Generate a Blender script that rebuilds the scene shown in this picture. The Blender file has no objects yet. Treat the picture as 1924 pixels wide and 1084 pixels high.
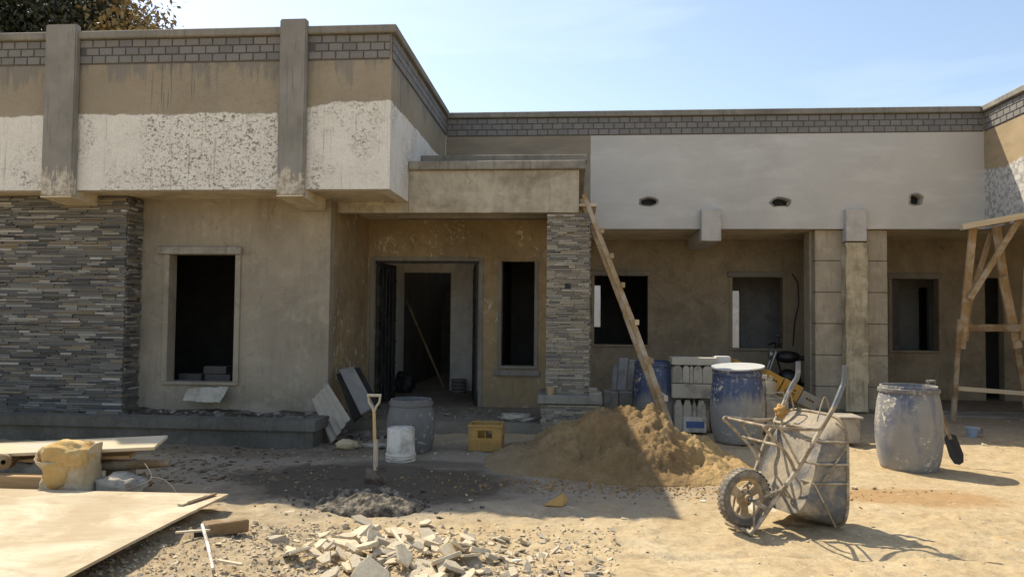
import bpy, bmesh, math, random
import numpy as np
from mathutils import Vector, Matrix, Euler
from mathutils.geometry import tessellate_polygon
random.seed(7); RNG = np.random.default_rng(11)
sc = bpy.context.scene
COL = sc.collection
# ------------------------------------------------------------------ camera
F = 1400.0; CX, CY = 962.0, 542.0; EYE = 1.55
Yc = Vector((116, -52, -F)).normalized()
Xc = Vector((1, -.010, 0)); Xc = (Xc - Yc * Xc.dot(Yc)).normalized()
Zc = Xc.cross(Yc)
RM = Matrix((Xc, Yc, Zc))                      # camera axes -> world
cam = bpy.data.cameras.new('camera'); camo = bpy.data.objects.new('camera', cam); COL.objects.link(camo)
camo.matrix_world = Matrix.Translation((0, 0, EYE)) @ RM.to_4x4()
cam.sensor_width = 36; cam.lens = F / 1924 * 36; cam.clip_start = .05; cam.clip_end = 2000
sc.camera = camo
# ------------------------------------------------------------------ light
SUN = Vector((.50, -.475, -.84)).normalized()
EL = math.asin(-SUN.z); AZ = math.atan2(-SUN.x, -SUN.y)
w = bpy.data.worlds.new("World"); sc.world = w; w.use_nodes = True
nt = w.node_tree; nt.nodes.clear()
sky = nt.nodes.new('ShaderNodeTexSky'); sky.sky_type = 'NISHITA'; sky.sun_disc = False
sky.sun_elevation = EL; sky.sun_rotation = AZ; sky.altitude = 300; sky.air_density = 1.15; sky.dust_density = 1.5; sky.ozone_density = 1.0
tc = nt.nodes.new('ShaderNodeTexCoord'); mp = nt.nodes.new('ShaderNodeMapping'); mp.inputs['Scale'].default_value = (.8, .8, 5.5)
mp.inputs['Rotation'].default_value = (0, math.radians(12), 0)
cn = nt.nodes.new('ShaderNodeTexNoise'); cn.inputs['Scale'].default_value = 1.6; cn.inputs['Detail'].default_value = 6; cn.inputs['Distortion'].default_value = .5
cr = nt.nodes.new('ShaderNodeMapRange'); cr.inputs[1].default_value = .47; cr.inputs[2].default_value = .78; cr.inputs[3].default_value = 0; cr.inputs[4].default_value = .4
cm = nt.nodes.new('ShaderNodeMix'); cm.data_type = 'RGBA'; cm.inputs[7].default_value = (6.6, 7.3, 8.2, 1)
hs = nt.nodes.new('ShaderNodeHueSaturation'); hs.inputs['Saturation'].default_value = .92
bg = nt.nodes.new('ShaderNodeBackground'); bg.inputs[1].default_value = .10
wo = nt.nodes.new('ShaderNodeOutputWorld')
L = nt.links.new
L(tc.outputs['Generated'], mp.inputs[0]); L(mp.outputs[0], cn.inputs['Vector']); L(cn.outputs[0], cr.inputs[0])
L(cr.outputs[0], cm.inputs[0]); L(sky.outputs[0], hs.inputs['Color']); L(hs.outputs[0], cm.inputs[6]); L(cm.outputs[2], bg.inputs[0]); L(bg.outputs[0], wo.inputs[0])
sl = bpy.data.lights.new('sun', 'SUN'); sl.energy = 3.3; sl.angle = math.radians(.5); sl.color = (1, .92, .755)
so = bpy.data.objects.new('sun', sl); COL.objects.link(so); so.rotation_euler = SUN.to_track_quat('-Z', 'Y').to_euler(); so.location = (-20, 20, 30)
vs = sc.view_settings; vs.view_transform = 'Standard'; vs.look = 'None'; vs.gamma = 1; vs.use_curve_mapping = False; vs.exposure = 0.95
sc.cycles.max_bounces = 7; sc.cycles.diffuse_bounces = 5
sc.cycles.use_denoising = True

def P(u, v, x=None, y=None, z=None):
    """the point in the place behind photo pixel (u, v) on the plane x=, y= or z="""
    d = RM @ Vector((u - CX, CY - v, -F))
    t = y / d.y if y is not None else (z - EYE) / d.z if z is not None else x / d.x
    return Vector((0, 0, EYE)) + d * t

# ------------------------------------------------------------------ materials
class Nd:
    def __init__(s, name, rough=.9, metal=0, spec=.3):
        s.m = bpy.data.materials.new(name); s.m.use_nodes = True
        s.t = s.m.node_tree; s.b = s.t.nodes['Principled BSDF']
        s.b.inputs['Roughness'].default_value = rough; s.b.inputs['Metallic'].default_value = metal
        s.b.inputs['Specular IOR Level'].default_value = spec
        s.g = s.t.nodes.new('ShaderNodeNewGeometry'); s.oi = s.t.nodes.new('ShaderNodeObjectInfo')
        s.pos = s.g.outputs['Position']; s.rnd = s.oi.outputs['Random']
        a = s.t.nodes.new('ShaderNodeAttribute'); a.attribute_name = 'rnd'; s.att = a.outputs['Fac']
        s.sep = s.t.nodes.new('ShaderNodeSeparateXYZ'); s.l(s.pos, s.sep.inputs[0])
        s.X, s.Y, s.Z = s.sep.outputs
    def l(s, a, b): s.t.links.new(a, b)
    def put(s, sock, v):
        if isinstance(v, bpy.types.NodeSocket): s.l(v, sock)
        elif isinstance(v, (tuple, list)) and len(v) == 3 and sock.type == 'RGBA': sock.default_value = (*v, 1)
        else: sock.default_value = v
    def math(s, op, a, b=0, clamp=False):
        n = s.t.nodes.new('ShaderNodeMath'); n.operation = op; n.use_clamp = clamp
        s.put(n.inputs[0], a); s.put(n.inputs[1], b); return n.outputs[0]
    def scale(s, vec, sx, sy, sz, off=None):
        n = s.t.nodes.new('ShaderNodeMapping'); s.l(vec, n.inputs[0]); n.inputs['Scale'].default_value = (sx, sy, sz)
        if off is not None:
            c = s.t.nodes.new('ShaderNodeCombineXYZ')
            k = s.math('MULTIPLY', off, 37.0)
            for i in range(3): s.l(k, c.inputs[i])
            s.l(c.outputs[0], n.inputs[1])
        return n.outputs[0]
    def noise(s, sc_, det=5, rough=.55, vec=None, dist=0):
        n = s.t.nodes.new('ShaderNodeTexNoise'); n.inputs['Scale'].default_value = sc_; n.inputs['Detail'].default_value = det
        n.inputs['Roughness'].default_value = rough; n.inputs['Distortion'].default_value = dist
        s.l(vec or s.pos, n.inputs['Vector']); return n.outputs[0]
    def voro(s, sc_, vec=None, feat='F1'):
        n = s.t.nodes.new('ShaderNodeTexVoronoi'); n.feature = feat; n.inputs['Scale'].default_value = sc_; s.l(vec or s.pos, n.inputs['Vector']); return n.outputs['Distance']
    def rng(s, v, a, b, c=0, d=1):
        n = s.t.nodes.new('ShaderNodeMapRange'); s.put(n.inputs[0], v)
        for i, q in enumerate((a, b, c, d)): n.inputs[i + 1].default_value = q
        return n.outputs[0]
    def mix(s, f, a, b, bt='MIX'):
        n = s.t.nodes.new('ShaderNodeMix'); n.data_type = 'RGBA'; n.blend_type = bt
        s.put(n.inputs[0], f); s.put(n.inputs[6], a); s.put(n.inputs[7], b); return n.outputs[2]
    def ramp(s, f, stops):
        n = s.t.nodes.new('ShaderNodeValToRGB'); s.put(n.inputs[0], f); e = n.color_ramp.elements
        while len(e) < len(stops): e.new(.5)
        for i, (p, c) in enumerate(stops): e[i].position = p; e[i].color = (*c, 1)
        return n.outputs[0]
    def color(s, c): s.put(s.b.inputs['Base Color'], c); return s
    def rough(s, c): s.put(s.b.inputs['Roughness'], c); return s
    def bump(s, h, strength=.3, dist=.01, prev=None):
        n = s.t.nodes.new('ShaderNodeBump'); n.inputs['Strength'].default_value = strength; n.inputs['Distance'].default_value = dist
        s.l(h, n.inputs['Height'])
        if prev is not None: s.l(prev, n.inputs['Normal'])
        s.l(n.outputs[0], s.b.inputs['Normal']); return n.outputs[0]

def m_plaster(name, a, b, c, streak=.5, splat=0, seed=0, edge=None):
    n = Nd(name, .93, 0, .15)
    v = n.scale(n.pos, 1, 1, 1)
    big = n.noise(.9 + seed * .13, 4, .6); mid = n.noise(4.5, 6, .6); fine = n.noise(38, 4, .6)
    col = n.mix(n.rng(big, .35, .65), a, b)
    col = n.mix(n.rng(mid, .45, .75, 0, .8), col, c)
    col = n.mix(n.rng(n.noise(.75, 6, .68, dist=.9), .50, .64, 0, .5), col, tuple(q * .62 for q in c))
    st = n.noise(5, 5, .6, n.scale(n.pos, 3.2, 3.2, .35))
    col = n.mix(n.rng(st, .52, .75, 0, streak), col, tuple(q * .55 for q in c))
    tr = n.noise(3.1, 6, .7, dist=1.2)      # trowel patches
    col = n.mix(n.rng(tr, .55, .62, 0, .25), col, tuple(min(1, q * 1.35) for q in a))
    # hairline cracks and rain marks
    ck = n.voro(1.1, n.scale(n.pos, 1, 1, .8), 'DISTANCE_TO_EDGE')
    w_ = n.math('ADD', ck, n.rng(n.noise(7, 4), .3, .7, 0, .05))
    col = n.mix(n.rng(w_, .018, .028, .25, 0), col, tuple(q * .4 for q in c))
    if splat:
        sp = n.noise(11, 6, .78, n.scale(n.pos, 1, 1, .6), dist=.5); reg = n.noise(1.7, 3, .5, dist=.6)
        k = n.math('MULTIPLY', n.rng(sp, .56, .60), n.rng(reg, .47, .58, .0, 1))
        col = n.mix(n.math('MULTIPLY', k, splat), col, (.62, .56, .44))
    col = n.mix(n.rng(fine, .3, .7, 0, .22), col, tuple(q * .62 for q in b))
    n.color(col)
    h = n.math('ADD', n.math('MULTIPLY', fine, .35), n.math('ADD', mid, n.math('MULTIPLY', tr, .7)))
    n.bump(h, .5, .012); return n.m

PL_WALL = m_plaster('raw_plaster_wall', (.41, .345, .255), (.29, .25, .19), (.34, .275, .185), .4, seed=1)
PL_PORCH = m_plaster('splashed_plaster', (.42, .30, .15), (.32, .245, .15), (.27, .195, .105), .3, 1.0, seed=2)
PL_DIM = m_plaster('raw_plaster_veranda', (.38, .305, .205), (.285, .235, .165), (.26, .205, .135), .4, seed=3)
CEM = m_plaster('grey_cement_render', (.31, .28, .23), (.23, .21, .175), (.235, .21, .17), .6, seed=4)
COPE = m_plaster('pale_cement_coping', (.38, .345, .28), (.29, .265, .22), (.17, .15, .12), .6, seed=5)
DARKCEM = m_plaster('dark_cement_curb', (.19, .172, .14), (.145, .13, .105), (.11, .10, .08), .5, seed=6)
CANOPY = m_plaster('stained_canopy_render', (.56, .49, .37), (.46, .40, .30), (.27, .22, .15), .35, .25, seed=7)
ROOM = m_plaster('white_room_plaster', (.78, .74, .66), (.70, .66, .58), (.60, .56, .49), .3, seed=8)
DARKROOM = m_plaster('shade_darkened_plaster', (.15, .14, .125), (.12, .11, .10), (.10, .095, .085), .2, seed=8.5)  # room plaster darkened in colour to stand in for unlit interiors
PANEL = m_plaster('pier_panel_render', (.48, .40, .285), (.38, .32, .235), (.40, .32, .215), .6, seed=9)
ROUGHCOL = m_plaster('rough_cast_column', (.68, .57, .38), (.52, .42, .27), (.25, .19, .115), .7, .7, seed=10)
CEIL = m_plaster('soffit_plaster', (.78, .66, .46), (.66, .56, .40), (.54, .43, .28), .2, .3, seed=11)

def m_leftfascia():
    n = Nd('part_painted_fascia', .92, 0, .15)
    big = n.noise(1.1, 4); mid = n.noise(5, 6, .62); fine = n.noise(40, 4)
    raw = n.mix(n.rng(big, .35, .65), (.38, .315, .22), (.31, .255, .18))
    raw = n.mix(n.rng(mid, .5, .7, 0, .6), raw, (.33, .25, .155))
    # grey wash bled down from the brick course, in runs
    runs = n.noise(4, 5, .6, n.scale(n.pos, 2.5, 2.5, .3))
    zz = n.math('ADD', n.Z, n.math('MULTIPLY', n.math('SUBTRACT', runs, .5), 1.5))
    zz = n.math('ADD', zz, n.math('MULTIPLY', n.math('SUBTRACT', n.noise(1.3, 3), .55), 1.1))
    raw = n.mix(n.rng(zz, 4.5, 4.66, 0, .7), raw, (.21, .195, .17))
    dr = n.noise(9, 3, .5, n.scale(n.pos, 4, 4, .12))
    raw = n.mix(n.math('MULTIPLY', n.rng(dr, .60, .66, 0, .7), n.rng(n.noise(.9, 3), .5, .58)), raw, (.13, .115, .09))
    wh = n.mix(n.rng(mid, .3, .7), (.86, .80, .69), (.77, .71, .60))
    cr_ = n.rng(n.noise(3.2, 2, .5), .45, .62)
    sp = n.math('MULTIPLY', n.rng(n.noise(34, 4, .7, n.scale(n.pos, .75, 1, 1), dist=.9), .545, .585), 1.0)
    xa = n.math('MULTIPLY', n.rng(n.X, -5.55, -5.35), n.rng(n.X, -3.55, -3.75))       # the speckled stretch between the pilasters
    reg = n.math('ADD', n.math('MULTIPLY', xa, .95), n.math('MULTIPLY', n.rng(n.noise(2.3, 4, .6), .48, .6), .85), True)
    wh = n.mix(n.math('MULTIPLY', sp, reg), wh, (.28, .245, .19))
    dr2 = n.noise(8, 4, .6, n.scale(n.pos, 4, 4, .16))
    wh = n.mix(n.rng(dr2, .60, .70, 0, .7), wh, (.33, .28, .22))
    dirt = n.noise(7, 5, .6)
    zb = n.math('ADD', n.Z, n.math('MULTIPLY', n.math('SUBTRACT', n.noise(3.0, 6, .75, n.scale(n.pos, 1, 1, .2)), .5), .14))
    # the paint line steps up to the right of the second pilaster
    step = n.math('MULTIPLY', n.rng(n.X, -3.5, -3.0), n.rng(n.Y, 9.0, 12.4, .13, .16))
    zb = n.math('SUBTRACT', zb, step)
    line = n.rng(zb, 4.045, 4.06, 1, 0)
    col = n.mix(line, raw, wh)
    n.color(n.mix(n.rng(fine, .3, .7, 0, .18), col, (.2, .17, .13)))
    n.bump(n.math('ADD', n.math('ADD', n.math('MULTIPLY', line, .6), mid), n.math('MULTIPLY', n.math('MULTIPLY', sp, reg), -.6)), .5, .01); return n.m
FASC_L = m_leftfascia()

def m_rightfascia():
    n = Nd('white_skimmed_fascia', .9, 0, .15)
    big = n.noise(.55, 5, .6, dist=.6); mid = n.noise(3, 6, .6, n.scale(n.pos, .5, .5, 1.6)); fine = n.noise(42, 4)
    wh = n.mix(n.rng(big, .35, .65), (.60, .56, .49), (.51, .48, .425))
    wh = n.mix(n.rng(mid, .5, .72, 0, .7), wh, (.67, .635, .565))
    raw = n.mix(n.rng(mid, .4, .6), (.32, .26, .18), (.25, .21, .155))
    xe = n.math('ADD', n.X, n.math('MULTIPLY', n.math('SUBTRACT', n.noise(4, 4), .5), .03))
    # unskimmed on the return: bare plaster over, patchy white under
    k = n.rng(xe, .268, .280)
    col = n.mix(k, raw, wh)
    zb = n.math('ADD', n.Z, n.math('MULTIPLY', n.noise(2, 4), .25))
    pat = n.mix(n.rng(n.noise(16, 5, .7), .46, .56), (.60, .56, .50), (.33, .31, .28))
    ret = n.mix(n.rng(zb, 4.12, 4.16, 1, 0), n.mix(n.rng(mid, .4, .65), (.42, .31, .18), (.33, .245, .145)), pat)
    col = n.mix(n.rng(n.X, 6.775, 6.785), col, ret)
    n.color(n.mix(n.rng(fine, .3, .7, 0, .12), col, (.3, .27, .22)))
    n.bump(n.math('ADD', mid, n.math('MULTIPLY', fine, .3)), .3, .008); return n.m
FASC_R = m_rightfascia()

def m_cells(name, stops, rough=.85, spec=.3, grain=30, bump=.5):
    n = Nd(name, rough, 0, spec)
    r = n.math('FRACT', n.math('ADD', n.rnd, n.att))
    col = n.ramp(r, stops)
    g = n.noise(grain, 5, .65, n.scale(n.pos, 1, 1, 2.5))
    col = n.mix(n.rng(g, .35, .7, 0, .5), col, n.mix(.5, col, (.04, .04, .04)))
    n.color(col); n.bump(g, bump, .006); return n.m
BRICK = m_cells('grey_painted_brick', [(0, (.19, .178, .165)), (.5, (.25, .23, .205)), (1, (.215, .198, .175))])
MORTAR = m_cells('dark_mortar', [(0, (.12, .113, .105)), (1, (.14, .13, .12))])
STONE = m_cells('split_slate_strip', [(0, (.06, .057, .053)), (.18, (.21, .195, .17)), (.34, (.10, .096, .09)), (.48, (.36, .33, .275)), (.6, (.14, .134, .122)), (.74, (.30, .235, .15)), (.86, (.095, .092, .086)), (1, (.50, .46, .39))], .75)
STONE2 = m_cells('pale_split_strip', [(0, (.42, .36, .27)), (.2, (.30, .26, .20)), (.38, (.16, .145, .13)), (.55, (.50, .44, .34)), (.7, (.24, .20, .155)), (.85, (.46, .38, .26)), (1, (.14, .135, .13))], .75)
STONEBACK = m_cells('dark_bedding_mortar', [(0, (.03, .028, .026)), (1, (.035, .033, .03))])

def m_simple(name, a, b, rough=.8, metal=0, spec=.3, sc_=6, stretch=(1, 1, 1), bump=.3, dirt=None, dirtamt=.5, dirtsc=4, bd=.004):
    n = Nd(name, rough, metal, spec)
    tcn = n.t.nodes.new('ShaderNodeTexCoord'); v = n.scale(tcn.outputs['Object'], *stretch, off=n.rnd)
    g = n.noise(sc_, 6, .62, v); f = n.noise(sc_ * 6, 4, .6, v)
    col = n.mix(n.rng(g, .32, .68), a, b)
    if dirt:
        d = n.noise(dirtsc, 6, .65, n.scale(tcn.outputs['Object'], 1, 1, 1, off=n.rnd), dist=.4)
        k = n.rng(d, .58 - dirtamt * .25, .66 - dirtamt * .12)
        col = n.mix(n.math('MULTIPLY', k, .9), col, dirt)
        n.rough(n.mix(k, (rough,) * 3, (.92,) * 3))
        if metal: n.put(n.b.inputs['Metallic'], n.rng(k, 0, 1, metal, 0))
    n.color(n.mix(n.rng(f, .3, .7, 0, .3), col, tuple(q * .55 for q in a)))
    n.bump(n.math('ADD', g, n.math('MULTIPLY', f, .5)), bump, bd); return n.m
def m_wood(name, a, b, dirt=(.3, .25, .18), along='X', amt=.35, rough=.8):
    s = {'X': (.6, 9, 9), 'Y': (9, .6, 9), 'Z': (9, 9, .6)}[along]
    return m_simple(name, a, b, rough, 0, .2, 4, s, .45, dirt, amt, 3)
WOODX = m_wood('sawn_timber', (.50, .33, .16), (.36, .22, .10))
WOODZ = m_wood('weathered_pole_wood', (.42, .27, .12), (.26, .17, .085), (.48, .40, .29), 'Z', .45)
PALEWOOD = m_wood('pale_planed_board', (.66, .54, .36), (.56, .44, .27), (.60, .52, .40), 'X', .3)
OLDWOOD = m_wood('old_brown_timber', (.28, .18, .09), (.20, .125, .065), (.40, .33, .23), 'X', .5)
RUSTSTEEL = m_simple('rusty_painted_tube', (.33, .265, .18), (.20, .135, .08), .7, .15, .4, 14, (1, 1, 1), .4, (.54, .46, .33), .5, 9)
GREYTUBE = m_simple('worn_grey_tube', (.20, .21, .22), (.14, .14, .15), .45, .5, .5, 10, (1, 1, 1), .2, (.55, .49, .40), .25, 8)
TRAY = m_simple('cement_crusted_steel_tray', (.11, .115, .125), (.19, .175, .15), .55, .2, .4, 6, (1, 1, 1), .6, (.44, .35, .23), .68, 4, .010)
RUBBER = m_simple('dusty_rubber', (.14, .12, .10), (.21, .18, .14), .9, 0, .2, 12, (1, 1, 1), .4, (.36, .30, .22), .5, 6)
RIM = m_simple('dusty_wheel_rim', (.46, .34, .19), (.33, .22, .12), .7, .1, .3, 15, (1, 1, 1), .4, (.55, .44, .30), .5, 9)
BLUED = m_simple('blue_plastic_cement_spattered', (.07, .13, .36), (.11, .17, .36), .5, 0, .4, 5, (1, 1, 1), .3, (.42, .385, .33), .62, 4)
WHITEP = m_simple('scuffed_white_plastic', (.80, .73, .61), (.68, .61, .50), .6, 0, .4, 6, (3, 3, .4), .25, (.36, .31, .24), .35, 5)
YELLOWP = m_simple('faded_yellow_plastic', (.50, .29, .07), (.36, .20, .05), .55, 0, .4, 6, (1, 1, 1), .2, (.30, .22, .12), .45, 7)
CARTON = m_simple('yellow_carton', (.56, .30, .06), (.48, .26, .06), .85, 0, .2, 5, (1, 1, 1), .2, (.40, .28, .13), .25, 5)
PRINT = m_simple('dark_print', (.07, .045, .03), (.10, .06, .03), .85, 0, .2, 8)
JERRY = m_simple('cloudy_jerrycan_plastic', (.50, .44, .32), (.40, .35, .26), .4, 0, .45, 5, (1, 1, 1), .2, (.32, .27, .20), .4, 6)
SACK = m_simple('grey_paper_sack', (.50, .44, .35), (.40, .35, .275), .9, 0, .15, 5, (1, 1, 1), .4, (.22, .20, .17), .4, 5, .01)
SANDSACK = m_simple('sand_coloured_sack', (.56, .44, .27), (.46, .34, .19), .9, 0, .15, 7, (1, 1, 1), .4, (.62, .52, .37), .4, 5, .01)
CONC = m_simple('pale_concrete', (.44, .39, .31), (.34, .30, .235), .92, 0, .15, 7, (1, 1, 1), .5, (.24, .21, .17), .35, 6, .008)
GSLAB = m_simple('grey_slab_face', (.27, .25, .215), (.21, .195, .165), .85, 0, .2, 6, (1, 1, 1), .4, (.28, .25, .20), .3, 5)
BLACKST = m_simple('black_steel', (.018, .018, .019), (.028, .027, .026), .55, .2, .4, 8, (1, 1, 1), .2, (.09, .08, .065), .3, 6)
RIBTILE = m_simple('ribbed_fibre_sheet', (.42, .36, .275), (.36, .305, .23), .9, 0, .15, 8, (1, 1, 1), .3)
SPADEWOOD = m_simple('varnished_spade_shaft', (.62, .42, .17), (.54, .35, .13), .5, 0, .4, 4, (8, 8, .6), .15, (.50, .44, .34), .2, 6)
SPADEHEAD = m_simple('worn_spade_handle', (.56, .47, .34), (.48, .40, .28), .6, 0, .3, 7, (1, 1, 1), .2, (.35, .29, .2), .3, 6)
BLADE = m_simple('rusted_spade_blade', (.10, .06, .04), (.15, .09, .055), .7, .4, .4, 9, (1, 1, 1), .3, (.25, .2, .15), .3, 6)
SLABK = m_simple('dark_slab_face', (.035, .03, .026), (.05, .043, .036), .8, 0, .15)
BARK = m_simple('bark', (.10, .075, .05), (.07, .055, .04), .95)
TARP = m_simple('dull_tarpaulin', (.26, .235, .20), (.16, .145, .125), .85, 0, .2, 5, (1, 1, 1), .6, (.40, .34, .26), .5, 4, .02)
WIRE = m_simple('pale_wire', (.55, .48, .36), (.45, .38, .28), .6)
REDP = m_simple('dark_engine_metal', (.025, .024, .024), (.04, .036, .033), .4, .5, .5)
CHROME = m_simple('dull_chrome', (.35, .34, .32), (.28, .27, .26), .35, .7, .5)
SOIL = m_simple('dark_planter_soil', (.07, .055, .04), (.12, .095, .07), .95, 0, .1, 12, (1, 1, 1), .8, (.30, .27, .22), .35, 9, .02)
CHIP = m_simple('broken_stone_face', (.68, .58, .42), (.57, .48, .33), .9, 0, .2, 8, (1, 1, 1), .5, (.55, .41, .24), .35, 6, .006)
CHIPG = m_simple('grey_stone_face', (.50, .43, .32), (.40, .34, .25), .9, 0, .2, 8, (1, 1, 1), .5, (.42, .34, .23), .3, 6, .006)
CHIPW = m_simple('white_stone_face', (.74, .71, .64), (.66, .62, .55), .85, 0, .2, 8)

def m_ply():
    n = Nd('dusty_plywood', .8, 0, .2)
    g = n.noise(2.2, 7, .62, n.scale(n.pos, .55, 3.5, 1), dist=.8); f = n.noise(26, 4, .6, n.scale(n.pos, .4, 3, 1))
    col = n.mix(n.rng(g, .3, .7), (.51, .43, .30), (.41, .335, .22))
    rings = n.t.nodes.new('ShaderNodeTexWave'); rings.inputs['Scale'].default_value = 1.3; rings.inputs['Distortion'].default_value = 7; rings.inputs['Detail'].default_value = 3; rings.inputs['Detail Scale'].default_value = .8
    n.l(n.scale(n.pos, .25, 1.6, 1), rings.inputs[0])
    col = n.mix(n.rng(rings.outputs[1], .3, .9, 0, .5), col, (.36, .26, .15))
    d = n.noise(1.6, 6, .65, dist=.6)
    col = n.mix(n.rng(d, .5, .66, 0, .75), col, (.66, .56, .40))
    st = n.noise(5, 5, .7)
    col = n.mix(n.rng(st, .60, .72, 0, .55), col, (.32, .24, .15))
    fp = n.noise(2.6, 7, .75, dist=1.6); col = n.mix(n.rng(fp, .53, .60, 0, .4), col, (.36, .27, .17))
    n.color(n.mix(n.rng(f, .35, .7, 0, .25), col, (.35, .24, .12))); n.bump(n.math('ADD', g, f), .25, .004); return n.m
PLY = m_ply()

def m_tree():
    n = Nd('dark_leaves', .6, 0, .3)
    r = n.att
    k = n.rng(n.math('ADD', n.X, n.math('MULTIPLY', n.noise(1.5, 3), 1.2)), P(235, 30, y=20.5).x + .6, P(265, 30, y=20.5).x + .6)
    c = n.mix(r, (.03, .036, .02), (.06, .06, .03))
    c = n.mix(n.math('MULTIPLY', k, .85), c, n.mix(r, (.20, .15, .05), (.34, .22, .08)))  # lit fringe painted into the leaf colour towards the right
    n.color(c); n.b.inputs['Subsurface Weight'].default_value = 0
    return n.m
LEAF = m_tree()

def m_ground(name='dusty_site_ground'):
    n = Nd(name, .95, 0, .12)
    big = n.noise(.45, 5, .6, dist=.5); mid = n.noise(2.2, 7, .62, dist=.3); fine = n.noise(14, 6, .68); gr = n.noise(70, 3, .6)
    sand = n.mix(n.rng(mid, .32, .68), (.53, .42, .255), (.43, .315, .175))
    sand = n.mix(n.rng(n.noise(1.1, 5, .6), .52, .66, 0, .65), sand, (.60, .50, .335))
    sand = n.mix(n.rng(n.noise(3.4, 6, .7, dist=.8), .58, .68, 0, .6), sand, (.47, .27, .10))
    # trodden cement screed in front of the porch
    dx = n.math('MULTIPLY', n.math('ADD', n.X, 1.6), .30); dy = n.math('MULTIPLY', n.math('SUBTRACT', n.Y, 7.6), .52)
    rr = n.math('SQRT', n.math('ADD', n.math('POWER', dx, 2), n.math('POWER', dy, 2)))
    rr = n.math('ADD', rr, n.math('MULTIPLY', n.math('SUBTRACT', mid, .5), .9))
    grey = n.mix(n.rng(mid, .3, .7), (.30, .265, .215), (.235, .205, .165))
    grey = n.mix(n.rng(fine, .45, .7, 0, .6), grey, (.34, .27, .175))
    col = n.mix(n.rng(rr, .72, 1.1, .9, 0), sand, grey)
    # far part of the yard, near the buildings: greyer dust
    yy = n.math('ADD', n.Y, n.math('MULTIPLY', n.math('SUBTRACT', big, .5), 2.0))
    col = n.mix(n.rng(yy, 10.2, 11.0, 0, .75), col, n.mix(mid, (.36, .30, .22), (.27, .22, .155)))
    # wet ring round the mortar heap
    def spot(cx, cy, ax, ay, r0, r1, amt, wob=.8):
        a = n.math('MULTIPLY', n.math('SUBTRACT', n.X, cx), ax); b = n.math('MULTIPLY', n.math('SUBTRACT', n.Y, cy), ay)
        q = n.math('SQRT', n.math('ADD', n.math('POWER', a, 2), n.math('POWER', b, 2)))
        q = n.math('ADD', q, n.math('MULTIPLY', n.math('SUBTRACT', mid, .5), wob))
        return n.rng(q, r0, r1, amt, 0)
    wet = spot(-1.85, 6.9, .62, 1.05, .72, .98, 1)
    wet2 = spot(-1.1, 6.35, 2.4, 5, .6, 1.0, .8); wet3 = spot(-1.6, 7.75, .8, 3.2, .5, .9, .7)
    wet = n.math('MAXIMUM', wet, n.math('MAXIMUM', wet2, wet3))
    # orange sand spill and cement spill
    col = n.mix(spot(3.0, 6.9, .9, 2.2, .55, .9, .75), col, (.36, .20, .075))
    col = n.mix(spot(1.55, 6.4, 6.5, 6.5, .6, .9, .8, 1.4), col, (.72, .66, .54))
    col = n.mix(spot(-2.9, 5.0, .85, 1.0, .9, 1.4, .5, 1.6), col, n.mix(n.rng(fine, .4, .65), (.34, .27, .18), (.22, .18, .13)))
    col = n.mix(spot(-3.6, 8.3, .55, 2.0, .6, 1.1, .7, 1.4), col, (.13, .10, .07))
    col = n.mix(n.rng(fine, .47, .68, 0, .55), col, (.27, .185, .10))
    col = n.mix(n.rng(n.noise(6, 6, .75, dist=1.5), .56, .66, 0, .5), col, (.33, .235, .13))
    col = n.mix(n.rng(n.noise(8, 5, .7, dist=.6), .62, .68, 0, .5), col, (.66, .58, .43))
    col = n.mix(n.rng(gr, .35, .7, 0, .28), col, (.20, .15, .09))
    pb = n.voro(55)
    col = n.mix(n.rng(pb, .12, .2, .35, 0), col, (.30, .25, .19))
    col = n.mix(n.math('MULTIPLY', wet, .85), col, n.mix(mid, (.085, .066, .048), (.05, .04, .03)))
    n.color(col)
    n.rough(n.rng(wet, 0, 1, .95, .6))
    b1 = n.bump(n.math('ADD', mid, n.math('MULTIPLY', fine, .6)), .5, .04)
    n.bump(n.math('ADD', gr, n.math('MULTIPLY', n.rng(pb, .0, .25, 1, 0), .8)), .55, .006, b1)
    return n.m
GROUND = m_ground()
def m_sand():
    n = Nd('heaped_brown_sand', .97, 0, .08)
    mid = n.noise(3.2, 7, .66, dist=.5); fine = n.noise(17, 6, .7); gr = n.noise(80, 3)
    c = n.mix(n.rng(mid, .36, .64), (.34, .225, .11), (.22, .145, .068))
    c = n.mix(n.rng(n.noise(1.4, 5), .52, .66, 0, .5), c, (.40, .29, .15))
    c = n.mix(n.rng(fine, .5, .68, 0, .55), c, (.19, .11, .045))
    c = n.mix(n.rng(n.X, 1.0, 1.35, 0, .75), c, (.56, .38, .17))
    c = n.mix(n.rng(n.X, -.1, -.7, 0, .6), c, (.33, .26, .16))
    n.color(n.mix(n.rng(gr, .35, .7, 0, .3), c, (.2, .12, .05)))
    b = n.bump(n.math('ADD', mid, n.math('MULTIPLY', fine, .9)), .8, .05); n.bump(gr, .5, .008, b); return n.m
SANDM = m_sand()
def m_mortar():
    n = Nd('half_set_mortar', .85, 0, .3)
    f = n.noise(14, 6, .7); g = n.noise(60, 4)
    c = n.mix(n.rng(f, .44, .62), (.06, .05, .038), (.34, .28, .20))
    n.color(n.mix(n.rng(g, .4, .7, 0, .4), c, (.05, .04, .03))); n.bump(n.math('ADD', f, g), .7, .02); return n.m
MORT = m_mortar()

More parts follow.
